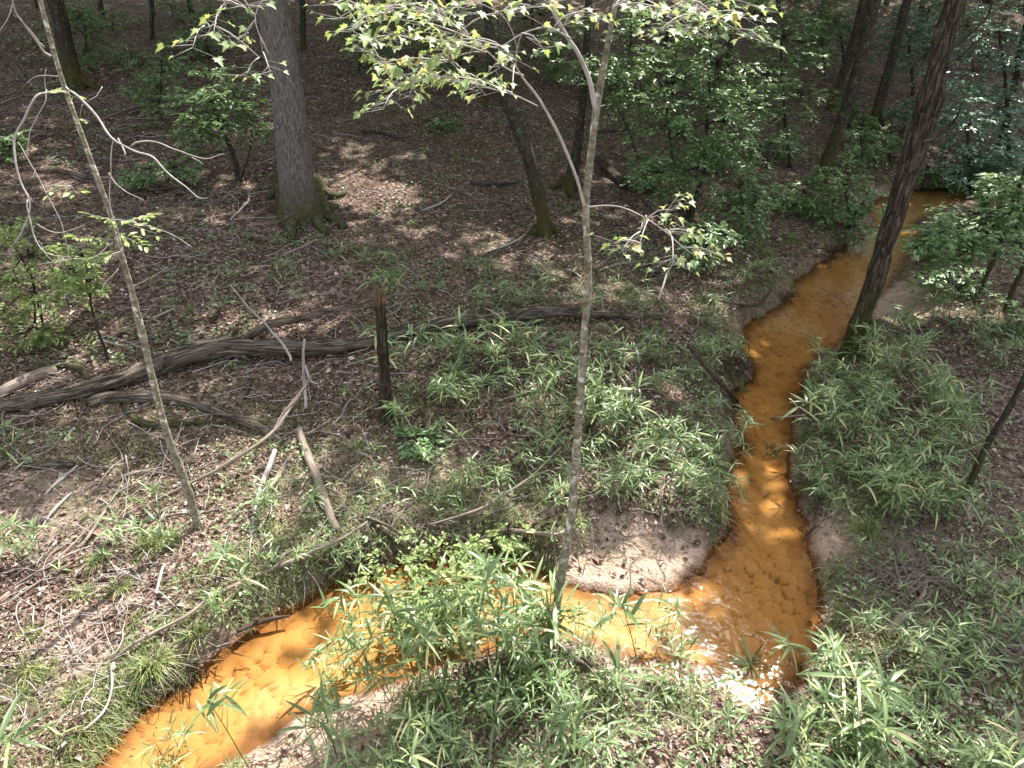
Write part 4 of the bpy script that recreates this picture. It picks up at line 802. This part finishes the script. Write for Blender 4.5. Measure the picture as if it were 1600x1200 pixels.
# brush piles
def brush(label, u, v, ru, rv, n, mat, dirs):
    c = at(u, v); mb = MB(); pv = []
    for k_ in range(n):
        g = at(u + R.normal(0, ru * .45), v + R.normal(0, rv * .45)); a_ = R.choice(dirs) + R.normal(0, .45 + .4 * (mat == 'wet wood')); L = R.uniform(.15, .75) * (.6 if mat == 'wet wood' else 1); h = R.uniform(.0, .10)
        e_ = g + [math.cos(a_) * L, math.sin(a_) * L, 0]; e_[2] = float(height(e_[0], e_[1])) + h; g = g + [0, 0, R.uniform(.01, .12)]
        if pv:
            q_ = min(pv, key=lambda t_: ((t_ - g) ** 2).sum()); tube(mb, [q_, (q_ + g) / 2 - [0, 0, .01], g], [.0015, .0015, .0015], 3, n=3)
        pv.append(g)
        tube(mb, [g, (g + e_) / 2 + R.normal(0, .05, 3) + [0, 0, .04], e_], np.array([R.uniform(.002, .007), .003, .001]) * max(1, c[1] * .13), 4, n=6, seed=k_ % 40)
    return tag(mb.build('brush_pile', mat, None, c), label, 'brush pile')
brush('tangle of bleached dead twigs on the lower right bank', 1405, 905, 75, 45, 260, 'dead wood', [.5, 2.2, 3.6, 5.4])
brush('dark tangle of roots and debris at the creek bend', 1152, 575, 26, 26, 90, 'wet wood', [0, 2, 4])
brush('heap of grey dead twigs behind the left sapling', 250, 330, 110, 45, 110, 'dead wood', [.4, 2.6, 3.4])
brush('twig tangle under the understory tree at the dark bank', 1150, 365, 60, 25, 90, 'dead wood', [.2, 2.6, 5])
brush('stack of pale fallen grass canes at the right edge', 1570, 1030, 50, 26, 90, 'dead wood', [2.5, 2.7])
brush('twigs caught on the bank at the grey root', 700, 835, 60, 16, 70, 'dead wood', [.2, 2.6, 4])
brush('exposed roots hanging over the near left water edge', 300, 1060, 40, 18, 50, 'wet wood', [4.2, 4.9, 5.6])
for lb, u, v, ru, rv, n_, dd in [('dark roots hanging from the undercut bank above the far bend', 1232, 468, 22, 14, 34, [4.4, 5.2]), ('roots and debris on the left bank of the upper creek', 1296, 398, 34, 12, 40, [4.4, 5.4]), ('dark roots under the black branch at the narrow creek', 1136, 640, 14, 26, 30, [5.5, 6.2]),
        ('roots dangling from the right bank of the narrow creek', 1256, 640, 12, 40, 30, [3.1, 3.8]), ('dark roots at the inner corner above the sand bar', 1132, 820, 16, 22, 34, [5.2, 6.0]), ('twigs and roots along the right edge of the pool', 1276, 800, 14, 50, 26, [2.9, 3.6]), ('roots in the mud bank under the yellow green shrub', 560, 880, 60, 14, 70, [4.2, 5.0]), ('fine roots on the near water edge left of the sapling', 720, 1040, 90, 14, 60, [1.2, 2.0])]:
    brush(lb, u, v, ru, rv, n_, 'wet wood', dd)
brush('litter of twigs washed up in the shallow mid creek', 1235, 545, 40, 22, 26, 'wet wood', [0, .6, 3])

# ------------------------------------------------------------------ river cane
def cane_proto(kind):
    """kind: (stems, height, fans per stem, leaf length)"""
    ns, H_, fans, LL = kind; cu = MB(); lv = MB()
    for k_ in range(ns):
        a_ = R.uniform(0, 2 * math.pi); off = R.uniform(0, .05 + .035 * ns); h = H_ * R.uniform(.65, 1.1); ln = R.uniform(.05, .25) * h
        b_ = np.array([math.cos(a_) * off, math.sin(a_) * off, -.04]); e_ = b_ + [math.cos(a_) * ln, math.sin(a_) * ln, h]
        m_ = (b_ + e_) / 2 + [0, 0, .05 * h]
        tube(cu, [[0, 0, -.06], b_ - [0, 0, .015], b_], [.003, .003, .003], 4, n=4); tube(cu, [b_, m_, e_], [.0038, .0032, .002], 5, n=7, seed=k_)
        for f_ in range(fans):
            t = 1 - f_ * R.uniform(.13, .24); c = b_ * (1 - t) ** 2 + 2 * m_ * t * (1 - t) + e_ * t * t
            if f_:
                a2 = R.uniform(0, 6.28); c2 = c + np.array([math.cos(a2), math.sin(a2), .8]) * R.uniform(.05, .14); tube(cu, [c, c2], [.002, .0015], 4, n=3); c = c2
            n = int(R.integers(5, 10) if f_ == 0 else R.integers(3, 7)); az = np.linspace(0, 2 * math.pi, n, endpoint=False) * R.uniform(.6, 1) + R.uniform(0, 6.28) + R.normal(0, .15, n)
            el = np.radians(R.uniform(-5, 60, n)); d = np.stack([np.cos(az) * np.cos(el), np.sin(az) * np.cos(el), np.sin(el)], 1)
            L = LL * R.uniform(.6, 1.15, n); bb = c + R.normal(0, .008, (n, 3)) - [0, 0, 1] * R.uniform(0, .05, n)[:, None]
            blades(lv, bb, d, L, L * R.uniform(.065, .115, n), R.uniform(.15, .55, n), np.clip(R.beta(1.7, 2, n) * .85 + (R.random(n) < .10) * .4, 0, 1), R.normal(0, .3, n))
    return cu, lv
KINDS = [(3, .28, 1, .20), (4, .34, 2, .21), (6, .38, 1, .19), (5, .5, 2, .22), (2, .30, 2, .24), (8, .42, 2, .18), (1, .8, 4, .21), (3, .95, 4, .22), (6, .7, 3, .20), (1, .25, 1, .26), (2, .22, 1, .22), (7, .28, 1, .17), (2, .6, 5, .16), (4, .45, 3, .25), (9, .33, 2, .14), (3, .55, 3, .28)]
PROTO = []
for kd in KINDS:
    cu, lv = cane_proto(kd)
    c_ = cu.build('culm', 'grass blade'); l_ = lv.build('leaf', 'cane leaf'); c_.name = 'culm'; l_.name = 'foliage'; PROTO.append((c_, l_)); 
protos_used = set()
CANES = []
def cane(p, kind, s, rz, label, group, tilt=(0, 0)):
    root = thing('river_cane', p, label, 'river cane', group); root.rotation_euler = (tilt[0], tilt[1], rz); root.scale = (s, s, s)
    for o in PROTO[kind]:
        if kind not in protos_used: q = o
        else: q = o.copy(); col.objects.link(q)
        q.parent = root
    protos_used.add(kind); return root
LM = [((860,760), 'forked sapling'), ((298,790), 'left sapling foot'), ((604,600), 'broken snag'), ((470,350), 'oak roots'), ((1140,640), 'black branch in the creek'), ((1330,560), 'rotten leaning tree foot'), ((500,780), 'tan log'), ((990,870), 'sand bar'),
      ((1210,850), 'wide creek pool'), ((1200,1075), 'glittering water'), ((1405,900), 'bleached twig tangle'), ((1510,760), 'slanting brown stem'), ((690,870), 'yellow green shrub'), ((500,1000), 'orange shallows'), ((240,1050), 'pale grass tuft'), ((90,900), 'fallen branch bundle'),
      ((640,530), 'long weathered log'), ((850,495), 'thin end of the long log'), ((910,1045), 'decaying log'), ((1070,420), 'drooping maple leaves'), ((850,365), 'curved trunk foot'), ((1235,470), 'creek bend'), ((1370,1080), 'mossy hump'), ((1540,540), 'shaded right bank'), ((100,630), 'left end of the long log'),
      ((470,1160), 'near sand bar'), ((1570,1030), 'pale fallen grass'), ((740,850), 'grey root'), ((800,590), 'half hidden log'), ((1250,650), 'narrow creek'), ((0,1180), 'lower left corner'), ((1590,1190), 'lower right corner'), ((800,1190), 'bottom edge centre'), ((1090,1190), 'bottom edge right of centre'), ((620,1190), 'bottom edge left of centre'), ((1340,1190), 'bottom edge below the mossy hump')]
used_labels = set()
def place_label(kind, u, v, s, noun='river cane'):
    adj = {0: 'small', 1: 'leafy', 2: 'dense low', 3: 'bushy', 4: 'sparse', 5: 'thick', 6: 'single tall', 7: 'tall airy', 8: 'tall bushy', 9: 'single fan', 10: 'short thin', 11: 'low spreading', 12: 'stalky', 13: 'long leaved', 14: 'fine leaved', 15: 'broad arching'}[kind]
    o = sorted(LM, key=lambda q: math.hypot(q[0][0] - u, q[0][1] - v))
    for (lp, nm) in o[:4]:
        dx, dy = u - lp[0], v - lp[1]; ds = math.hypot(dx, dy)
        for far_ in ((('just', 'beside') if ds < 45 else ('',) if ds < 110 else ('some way', ''))):
            if far_ == 'beside': lb = f'{adj} {noun} close beside the {nm}'
            else:
                w_ = ('below' if dy > 0 else 'above') if abs(dy) > abs(dx) * 1.6 else ('right of' if dx > 0 else 'left of') if abs(dx) > abs(dy) * 1.6 else (('below' if dy > 0 else 'above') + ' and ' + ('right of' if dx > 0 else 'left of'))
                lb = f'{adj} {noun} {far_} {w_} the {nm}'.replace('  ', ' ')
            if lb not in used_labels and len(lb.split()) <= 15: used_labels.add(lb); return lb
    lb = f'{adj} {noun} in the thick stand near the {o[0][1]}'; used_labels.add(lb); return lb
HAND = [((575,1072), 7, 1.2, 'feathery tall cane at the far left of the dense creek stand'), ((612,1060), 12, 1.5, 'stalky cane rising through the left of the creek stand'), ((655,1052), 7, 1.35, 'airy tall cane behind the yellow green creek shrub'), ((690,1062), 8, 1.25, 'bushy tall cane at the middle of the creek stand'), ((728,1050), 7, 1.3, 'airy tall cane right of the yellow green creek shrub'), ((765,1046), 12, 1.6, 'stalky tall cane near the middle of the creek bend'), ((850,1040), 13, 1.3, 'long leaved cane right beside the sapling base'), ((905,1050), 7, .8, 'slim cane right of the sapling base'), ((1075,1068), 12, 1.1, 'slim stalky cane at the right of the bend'),
        ((400,1215), 6, 1.25, 'single tall cane standing against the orange shallows at lower left'), ((300,1225), 8, .8, 'bushy cane at the bottom edge over the orange water'), ((1003,1050), 6, 1.35, 'tall single cane in front of the sand bar'), ((1032,1052), 7, .9, 'tall airy cane right of the single one before the sand bar'),
        ((830,1010), 7, 1.15, 'tall arching cane left of the forked sapling base'), ((800,1020), 8, 1.1, 'tall bushy cane crossing the creek left of the forked sapling'), ((640,1075), 8, 1.0, 'dense tall cane overhanging the creek at left centre'), ((590,1085), 8, .85, 'drooping cane at the left end of the dense stand'), ((530,1110), 7, .75, 'airy cane reaching over the orange shallows'),
        ((1238,1040), 4, 1.1, 'young cane star of leaves against the wide creek pool'), ((1180,1090), 4, 1.2, 'upright cane leaves in front of the glittering water'), ((1290,1060), 3, 1.1, 'large cane fan between the glitter and the bleached twigs'), ((1330,1010), 7, .6, 'cane spray reaching over the bleached twig tangle'),
        ((45,1240), 4, 1.5, 'big bright cane fan in the lower left corner'), ((18,690), 9, 1.3, 'lone bright cane fan at the left edge below the long log'), ((60,870), 3, .95, 'cane clump at the left edge on the bare slope'), ((380,905), 4, 1.15, 'dark green cane fan on the near slope above the creek'), ((350,960), 3, .7, 'cane tuft hanging on the left bank'), ((425,780), 9, 1.1, 'cane fan beside the bleached branch'), ((485,800), 4, .9, 'cane fan beside the tan log foot'), ((240,800), 4, .8, 'cane fan by the left sapling foot'),
        ((410,810), 1, .8, 'cane sprig right of the left sapling'), ((1190,740), 3, .75, 'cane clump hanging over the narrow creek'), ((1310,590), 9, 1.2, 'cane star at the foot of the rotten tree'), ((1160,625), 9, 1.1, 'bright cane star over the black branch'), ((1530,560), 5, 1.2, 'pale arching cane clump on the shaded right bank'), ((1490,500), 2, 1.2, 'cane clump above the arching one on the right bank'),
        ((1400,500), 4, 1.0, 'yellowing cane beside the rotten tree'), ((1000,500), 5, 1.0, 'bright cane clump over the thin end of the long log'), ((690,560), 8, .55, 'cane stand growing through the long log'), ((760,540), 7, .5, 'cane spray right of the long log stand'), ((900,1160), 3, 1.1, 'cane fan at the bottom below the decaying log'), ((960,1080), 9, 1.4, 'broad leaved cane below the forked sapling'), ((700,1100), 9, 1.4, 'broad leaved cane in the dense bottom stand'),
        ((1040,720), 4, 1.1, 'bright long leaved cane right of the forked sapling'), ((720,700), 9, 1.1, 'bright cane star right of the pale seedlings'), ((1100,790), 5, .9, 'cane on the bank lip above the sand bar'), ((530,1190), 3, 1.0, 'leafy cane at the bottom edge by the near sand bar'), ((1240,1180), 3, 1.2, 'large cane at the bottom edge below the glittering water'), ((1140,1170), 7, .8, 'tall cane at the bottom edge right of centre')]
hand_p = at([h[0][0] for h in HAND], [min(1290, h[0][1]) for h in HAND])
for (hp, k_, s_, lb), p in zip(HAND, hand_p):
    cane(p, k_, s_, R.uniform(0, 6.28), lb, 'river cane on the creek banks')
# scattered: (u0, v0, u1, v1, count, kinds, scale)
ZN = [(600,400,1110,470,18,(0,4,9,10,11),1.0),(590,470,1130,560,24,(0,1,2,3,9,4),1.1),(560,560,1130,690,38,(0,1,2,3,5,9,8,4,12,13,14,15),1.05),(620,690,1130,800,30,(0,1,2,3,5,11),.9),(1255,580,1480,700,28,(1,2,3,5,8,7,12,13,15),.95),(1260,690,1520,830,32,(1,2,3,5,8,7,12,13,15),.95),
      (560,1060,1150,1130,12,(0,1,2,3,5,12,14),.85),(480,1120,1600,1240,24,(1,2,3,5,4,12,13,14,15),.9),(1280,980,1600,1120,15,(0,1,2,4,11),.8),(1400,440,1600,580,12,(1,2,3),.9),(0,700,250,900,5,(0,10,11),.9),(420,860,560,960,7,(0,1,2,11),.8),(1020,560,1130,660,8,(2,5),.8),(600,990,860,1070,12,(3,5,8,7),.95),(200,400,560,520,6,(10,0),.9),(1100,440,1180,520,6,(2,11),.8),(1420,840,1600,960,6,(1,2,11),.8),(1060,340,1250,450,12,(2,5,11),.8),(1100,200,1300,340,8,(2,5,11),.8),(330,380,600,470,6,(10,0),.9)]
cu_, cv_, ck, cs = [], [], [], []
for (u0, v0, u1, v1, n, ks, s_) in ZN:
    for _ in range(n): cu_.append(R.uniform(u0, u1)); cv_.append(R.uniform(v0, v1)); ck.append(int(R.choice(ks))); cs.append(s_ * R.uniform(.65, 1.25))
cp = at(np.array(cu_), np.array(cv_)); cd = height(cp[:, 0], cp[:, 1], True); 
for k_ in range(len(cp)):
    if cd[1][k_] < .08 or cd[2][k_] > .55: continue
    lv_ = np.interp(cu_[k_], [600, 700, 830, 930], [535, 514, 498, 495])
    if 600 < cu_[k_] < 930 and -4 < cv_[k_] - lv_ < 42: continue
    if 1330 < cu_[k_] < 1480 and 850 < cv_[k_] < 985: continue
    tu, tv, _d = proj(cp[k_] + [0, 0, KINDS[ck[k_]][1] * cs[k_]]); tg = onz(tu, tv - 14, 0.)
    if cu_[k_] > 500 and cv_[k_] > 980 and sdist(tg[0], tg[1]) < 0 and R.random() < .85: continue
    cane(cp[k_], ck[k_], cs[k_], R.uniform(0, 6.28), place_label(ck[k_], cu_[k_], min(cv_[k_], 1195), cs[k_]), 'river cane on the creek banks')
for k_, (c_, l_) in enumerate(PROTO):
    if k_ not in protos_used:
        for o in (c_, l_): bpy.data.objects.remove(o)

# ------------------------------------------------------------------ grass tufts
def tuft(label, u, v, n, L, s=1.0, spread=(15, 75), ru=.03):
    b_ = at(u, v); mb = MB(); az = R.uniform(0, 2 * math.pi, n); el = np.radians(R.uniform(*spread, n)); d = np.stack([np.cos(az) * np.cos(el), np.sin(az) * np.cos(el), np.sin(el)], 1)
    q = b_ + R.normal(0, ru, (n, 3)) * [1, 1, 0]; blades(mb, q, d, L * R.uniform(.6, 1.2, n), np.full(n, .0065), R.uniform(.3, .8, n), R.random(n), prof=((0, 1), (.35, .9), (.7, .6), (1, .05)))
    return tag(mb.build('grass_tuft', 'grass blade', None, b_), label, 'grass tuft', 'grass tufts on the banks')
for lb, u, v, n, L in [('large rounded grass tuft hanging over the left creek bank', 238, 1040, 230, .34), ('bright grass tuft under the root at the creek edge', 305, 990, 150, .26), ('yellowish grass tuft on the pale slope at far left', 45, 1050, 90, .28), ('grass tuft below the yellowish one at far left', 55, 990, 60, .2), ('spreading grass below the left sapling foot', 235, 855, 200, .26),
                       ('grass fringe right of the sapling foot grass', 270, 840, 130, .22), ('yellow green grass left of the sapling foot grass', 150, 880, 110, .2), ('thin grass tuft on the sandy slope', 130, 930, 90, .22), ('short grass tuft on the sandy slope right of the thin one', 190, 920, 90, .22), ('grass tuft among litter above the long log', 300, 485, 60, .2),
                       ('grass tuft beside the plank at left', 265, 475, 50, .18), ('bright grass tuft near the bend of the slope', 845, 450, 80, .22), ('shaded grass tuft at the far right edge', 1585, 880, 160, .28), ('dark grass tuft hanging at the shaded creek lip', 1355, 830, 190, .34), ('grass tuft on the bank lip by the cane', 1115, 800, 130, .24), ('grass tuft on the bank behind the sand bar', 900, 815, 90, .2),
                       ('grass tuft on the bank above the yellow green shrub', 780, 740, 120, .22), ('grass tuft beside the thin bare branch', 850, 780, 120, .2), ('grass hummock on the dark bank by the creek bend', 1200, 400, 220, .32), ('second grass hummock nearer the creek bend', 1235, 375, 200, .32), ('grass hummock above the bend beside the creek shrub', 1160, 425, 180, .28), ('grass clump at the oak right side in leaf litter', 555, 390, 80, .22),
                       ('small grass clump below the oak', 640, 395, 70, .2), ('grass tuft in the upper slope litter', 520, 400, 50, .2), ('shaded grass at the foot of the rotten tree', 1290, 620, 160, .26), ('grass hanging at the narrow creek right bank', 1262, 680, 140, .24), ('grass on the right bank above the pool', 1290, 760, 140, .24), ('mossy grass tuft at lower right', 1500, 1000, 110, .2),
                       ('pale grass tuft at the bottom left bank', 110, 1095, 70, .2), ('low grass tuft at the lower left creek corner', 120, 1150, 90, .22), ('grass by the tan log', 560, 700, 70, .2), ('grass tuft left of the snag', 540, 615, 60, .2)]:
    tuft(lb, u, v, n, L)

# ------------------------------------------------------------------ ground cover that nobody could count
def scatter(n, u0, v0, u1, v1, dmin=.05, barmax=2, mask=None):
    k_ = int(n); u = R.uniform(u0, u1, k_); v = R.uniform(v0, v1, k_)
    # uniform in the area the eye covers, then dropped onto the land
    G = GH(u, v); z, d, b_, L2 = height(G[:, 0], G[:, 1], True); ok = (d > dmin) & (b_ < barmax)
    if mask is not None: ok &= mask(G[:, 0], G[:, 1], u, v)
    G[:, 2] = z; return G[ok]
gu = np.arange(-260, 1861, 20.0); gv = np.arange(-30, 1461, 10.0); GU, GV = np.meshgrid(gu, gv, indexing='ij')
GP = at(GU.ravel(), GV.ravel()).reshape(len(gu), len(gv), 3)
def GH(u, v):
    a_ = (u - gu[0]) / 20; b_ = (v - gv[0]) / 10; i = np.clip(a_.astype(int), 0, len(gu) - 2); j = np.clip(b_.astype(int), 0, len(gv) - 2); fa = (a_ - i)[:, None]; fb = (b_ - j)[:, None]
    return (GP[i, j] * (1 - fa) + GP[i + 1, j] * fa) * (1 - fb) + (GP[i, j + 1] * (1 - fa) + GP[i + 1, j + 1] * fa) * fb
# dry leaves
G = scatter(300000, -200, -20, 1800, 1400, .10, mask=lambda x, y, u, v: (R.random(len(x)) < .25 + .75 * sst(.6 + 1.5 * fbm(x * 1.1, y * 1.1, 3, 201))) & (R.random(len(x)) > barm(x, y) * .93))
G = G + R.normal(0, .05, G.shape) * [1, 1, 0]; G[:, 2] = height(G[:, 0], G[:, 1]) + R.uniform(.002, .02, len(G))
n = len(G); mb = MB(); L = R.uniform(.016, .05, n) * np.where(R.random(n) < .10, 1.7, 1) * (1 + .5 * sst(fbm(G[:, 0] * .9, G[:, 1] * .9, 3, 808) * 3)) * np.interp(G[:, 1], [0, 8, 20, 60], [.8, 1, 1.5, 2.4]); oval(mb, G, sph(n, -16, 22), L, L * R.uniform(.35, .75, n), np.clip(R.beta(1.6, 1.9, n), 0, 1), R.normal(0, .45, n), fold=.5, droop=.1)
o = mb.build('leaf_litter', 'dry leaf', smooth=False); struct(o, 'stuff')
# twigs
G = scatter(2600, -100, 0, 1700, 1300, .08); mb = MB()
for g in G:
    a_ = R.uniform(0, 6.28); L = R.uniform(.08, .5) * (1 + g[1] * .04); e_ = g + [math.cos(a_) * L, math.sin(a_) * L, 0]; m_ = (g + e_) / 2 + R.normal(0, .03, 3)
    pts = np.array([g, m_, e_]); pts[:, 2] = height(pts[:, 0], pts[:, 1]) + R.uniform(.004, .03); tube(mb, pts, [R.uniform(.002, .006) * (1 + g[1] * .03), .003, .0015], 3, n=4, seed=3)
struct(mb.build('twig_litter', 'dead wood'), 'stuff')
G = scatter(1500, -60, 60, 1650, 1150, .08, mask=lambda x, y, u, v: (u < 620) | (R.random(len(x)) < .3)); mb = MB()
for g in G:
    a_ = R.normal(.6, .9); L = R.uniform(.15, .6) * (1 + g[1] * .05); k_ = R.integers(3, 5); pts = [g]
    for _ in range(k_): a_ += R.normal(0, .3); pts.append(pts[-1] + [math.cos(a_) * L / k_, math.sin(a_) * L / k_, 0])
    pts = np.array(pts); pts[:, 2] = height(pts[:, 0], pts[:, 1]) + R.uniform(.01, .07, len(pts)); tube(mb, pts, np.linspace(R.uniform(.003, .007), .0015, len(pts)) * (1 + g[1] * .03), 4, n=len(pts) + 2, seed=3)
struct(mb.build('pale_twig_litter', 'pale twig'), 'stuff')
# grass and dry blades
gm = lambda x, y, u, v: R.random(len(x)) < sst(.45 + 1.9 * fbm(x * .8, y * .8, 3, 301)) * np.interp(v, [0, 350, 520, 900, 1050, 1200], [.25, .4, .9, 1, .7, .6]) * np.where((u < 560) & (v < 620) & (v > 150), .3, 1) * (1 - .9 * barm(x, y))
G = scatter(42000, -150, 0, 1750, 1350, .03, mask=gm); k_ = 3; G = np.repeat(G, k_, 0) + R.normal(0, .035, (len(G) * k_, 3)) * [1, 1, 0]
G[:, 2] = height(G[:, 0], G[:, 1]); n = len(G); mb = MB()
d = sph(n, 15, 85); blades(mb, G, d, R.uniform(.05, .17, n) * np.interp(G[:, 1], [0, 8, 25], [1, 1.2, 2]), R.uniform(.003, .006, n) * np.interp(G[:, 1], [0, 8, 25], [1, 1.3, 2.5]), R.uniform(.2, .8, n), np.clip(R.beta(1.6, 1.5, n), 0, 1), prof=((0, 1), (.5, .8), (1, .05)))
struct(mb.build('grass_cover', 'grass blade'), 'stuff')
# tufts and hanging roots along the water's lip
G = scatter(22000, -150, 150, 1750, 1300, .04, mask=lambda x, y, u, v: (sdist(x, y) < .8) & (barm(x, y) < .3) & (fbm(x * 1.7, y * 1.7, 3, 333) > np.where(v > 990, .18, -.3) * np.where((u < 500) & (v > 990), -.3, 1))); k_ = 14; G = np.repeat(G, k_, 0) + R.normal(0, .03, (len(G) * k_, 3)) * [1, 1, 0]
G[:, 2] = height(G[:, 0], G[:, 1]); n = len(G); mb = MB(); ok = sdist(G[:, 0], G[:, 1]) > .02; G = G[ok]; n = len(G)
blades(mb, G, sph(n, 15, 80), R.uniform(.07, .2, n) * np.interp(G[:, 1], [0, 8, 25], [1, 1.2, 2]), R.uniform(.003, .006, n) * np.interp(G[:, 1], [0, 8, 25], [1, 1.3, 2.2]), R.uniform(.4, 1.1, n), np.clip(R.beta(1.5, 1.9, n), 0, 1), prof=((0, 1), (.5, .8), (1, .05)))
struct(mb.build('bank_grass', 'grass blade'), 'stuff')
# foliage mass beyond the slope, out of view, added to block horizon light
k_ = 16000; a_ = np.radians(R.uniform(-85, 85, k_)); rr_ = R.uniform(48, 95, k_); P_ = np.stack([rr_ * np.sin(a_), rr_ * np.cos(a_), rr_ * 0], 1); P_[:, 2] = height(P_[:, 0], P_[:, 1]) + R.uniform(0, 14, k_) * R.uniform(.2, 1, k_)
mb = MB(); oval(mb, P_, sph(k_, -30, 30), R.uniform(1, 2.4, k_), R.uniform(.6, 1.4, k_), R.random(k_), R.normal(0, .6, k_)); struct(mb.build('horizon_light_blocker', 'canopy leaf'), 'stuff')
# low cane seedlings
zones = lambda x, y, u, v: R.random(len(x)) < np.where((u > 560) & (v > 400) & (v < 1250), 1., .12) * sst(.55 + 1.6 * fbm(x * .9, y * .9, 3, 401)) * np.where(v < 330, .3, 1) * (1 - barm(x, y))
G = scatter(2400, -100, 60, 1700, 1300, .06, mask=zones); mb = MB(); k_ = 6; n = len(G) * k_
az = np.tile(np.arange(k_) * 2 * math.pi / k_, len(G)) + R.normal(0, .3, n) + np.repeat(R.uniform(0, 6.28, len(G)), k_); el = np.radians(R.uniform(0, 55, n))
hh = np.repeat(R.uniform(.05, .22, len(G)), k_); Lb = np.repeat(R.uniform(.06, .15, len(G)), k_) * R.uniform(.7, 1.2, n)
blades(mb, np.repeat(G, k_, 0) + np.stack([0 * hh, 0 * hh, hh], 1) + R.normal(0, .012, (n, 3)), np.stack([np.cos(az) * np.cos(el), np.sin(az) * np.cos(el), np.sin(el)], 1), Lb, Lb * .115, R.uniform(.1, .5, n), np.clip(R.beta(2, 2.2, n), 0, 1), R.normal(0, .3, n), prof=((0, .3), (.3, 1), (.7, .75), (1, .04)))
struct(mb.build('cane_undergrowth', 'cane leaf'), 'stuff')
# small broad-leaved seedlings
G = scatter(11000, -150, 0, 1750, 1300, .1, mask=lambda x, y, u, v: (R.random(len(x)) < sst(.4 + 2 * fbm(x * .7, y * .7, 3, 501)) * (1 - barm(x, y)) * np.interp(v, [0, 450, 750], [1, .8, .28]))); mb = MB(); k_ = 8; n = len(G) * k_
q = np.repeat(G, k_, 0) + R.normal(0, .05, (n, 3)) * [1, 1, .6] * np.interp(np.repeat(G[:, 1], k_), [0, 10, 40], [1, 1.2, 3])[:, None] + np.array([0, 0, .07]); L = R.uniform(.025, .05, n) * np.interp(np.repeat(G[:, 1], k_), [0, 10, 40], [1, 1.3, 2.6])
oval(mb, q, sph(n, -20, 30), L, L * .6, R.random(n), R.normal(0, .4, n)); struct(mb.build('seedling_cover', 'shrub leaf'), 'stuff')
# dark sunken leaves on the stream sand
k_ = 9000; q = np.stack([R.uniform(WP[:, 0].min(), 12, k_), R.uniform(1.5, WP[:, 1].max(), k_)], 1); dd = sdist(q[:, 0], q[:, 1]); q = q[(dd < -.03) & (R.random(k_) < .06 + .94 * sst(1 + dd / .16))]
n = len(q); mb = MB(); oval(mb, np.column_stack([q, R.uniform(-.02, .004, n)]), sph(n, -8, 12), R.uniform(.015, .045, n), R.uniform(.008, .02, n), R.uniform(0, .35, n), fold=.2); struct(mb.build('sunken_leaves', 'dry leaf'), 'stuff')
# moss cushions at the lower right
G = scatter(9000, 1280, 930, 1600, 1160, .06, mask=lambda x, y, u, v: fbm(x * 2.2, y * 2.2, 3, 601) > .08); n = len(G) * 2; mb = MB(); q = np.repeat(G, 2, 0) + R.normal(0, .012, (n, 3))
oval(mb, q, sph(n, 10, 80), R.uniform(.012, .03, n), R.uniform(.008, .016, n), R.random(n)); struct(mb.build('moss_cover', 'moss'), 'stuff')
print('canes', sum(1 for o in sc.objects if o.name.startswith('river_cane')), 'objects', len(sc.objects))
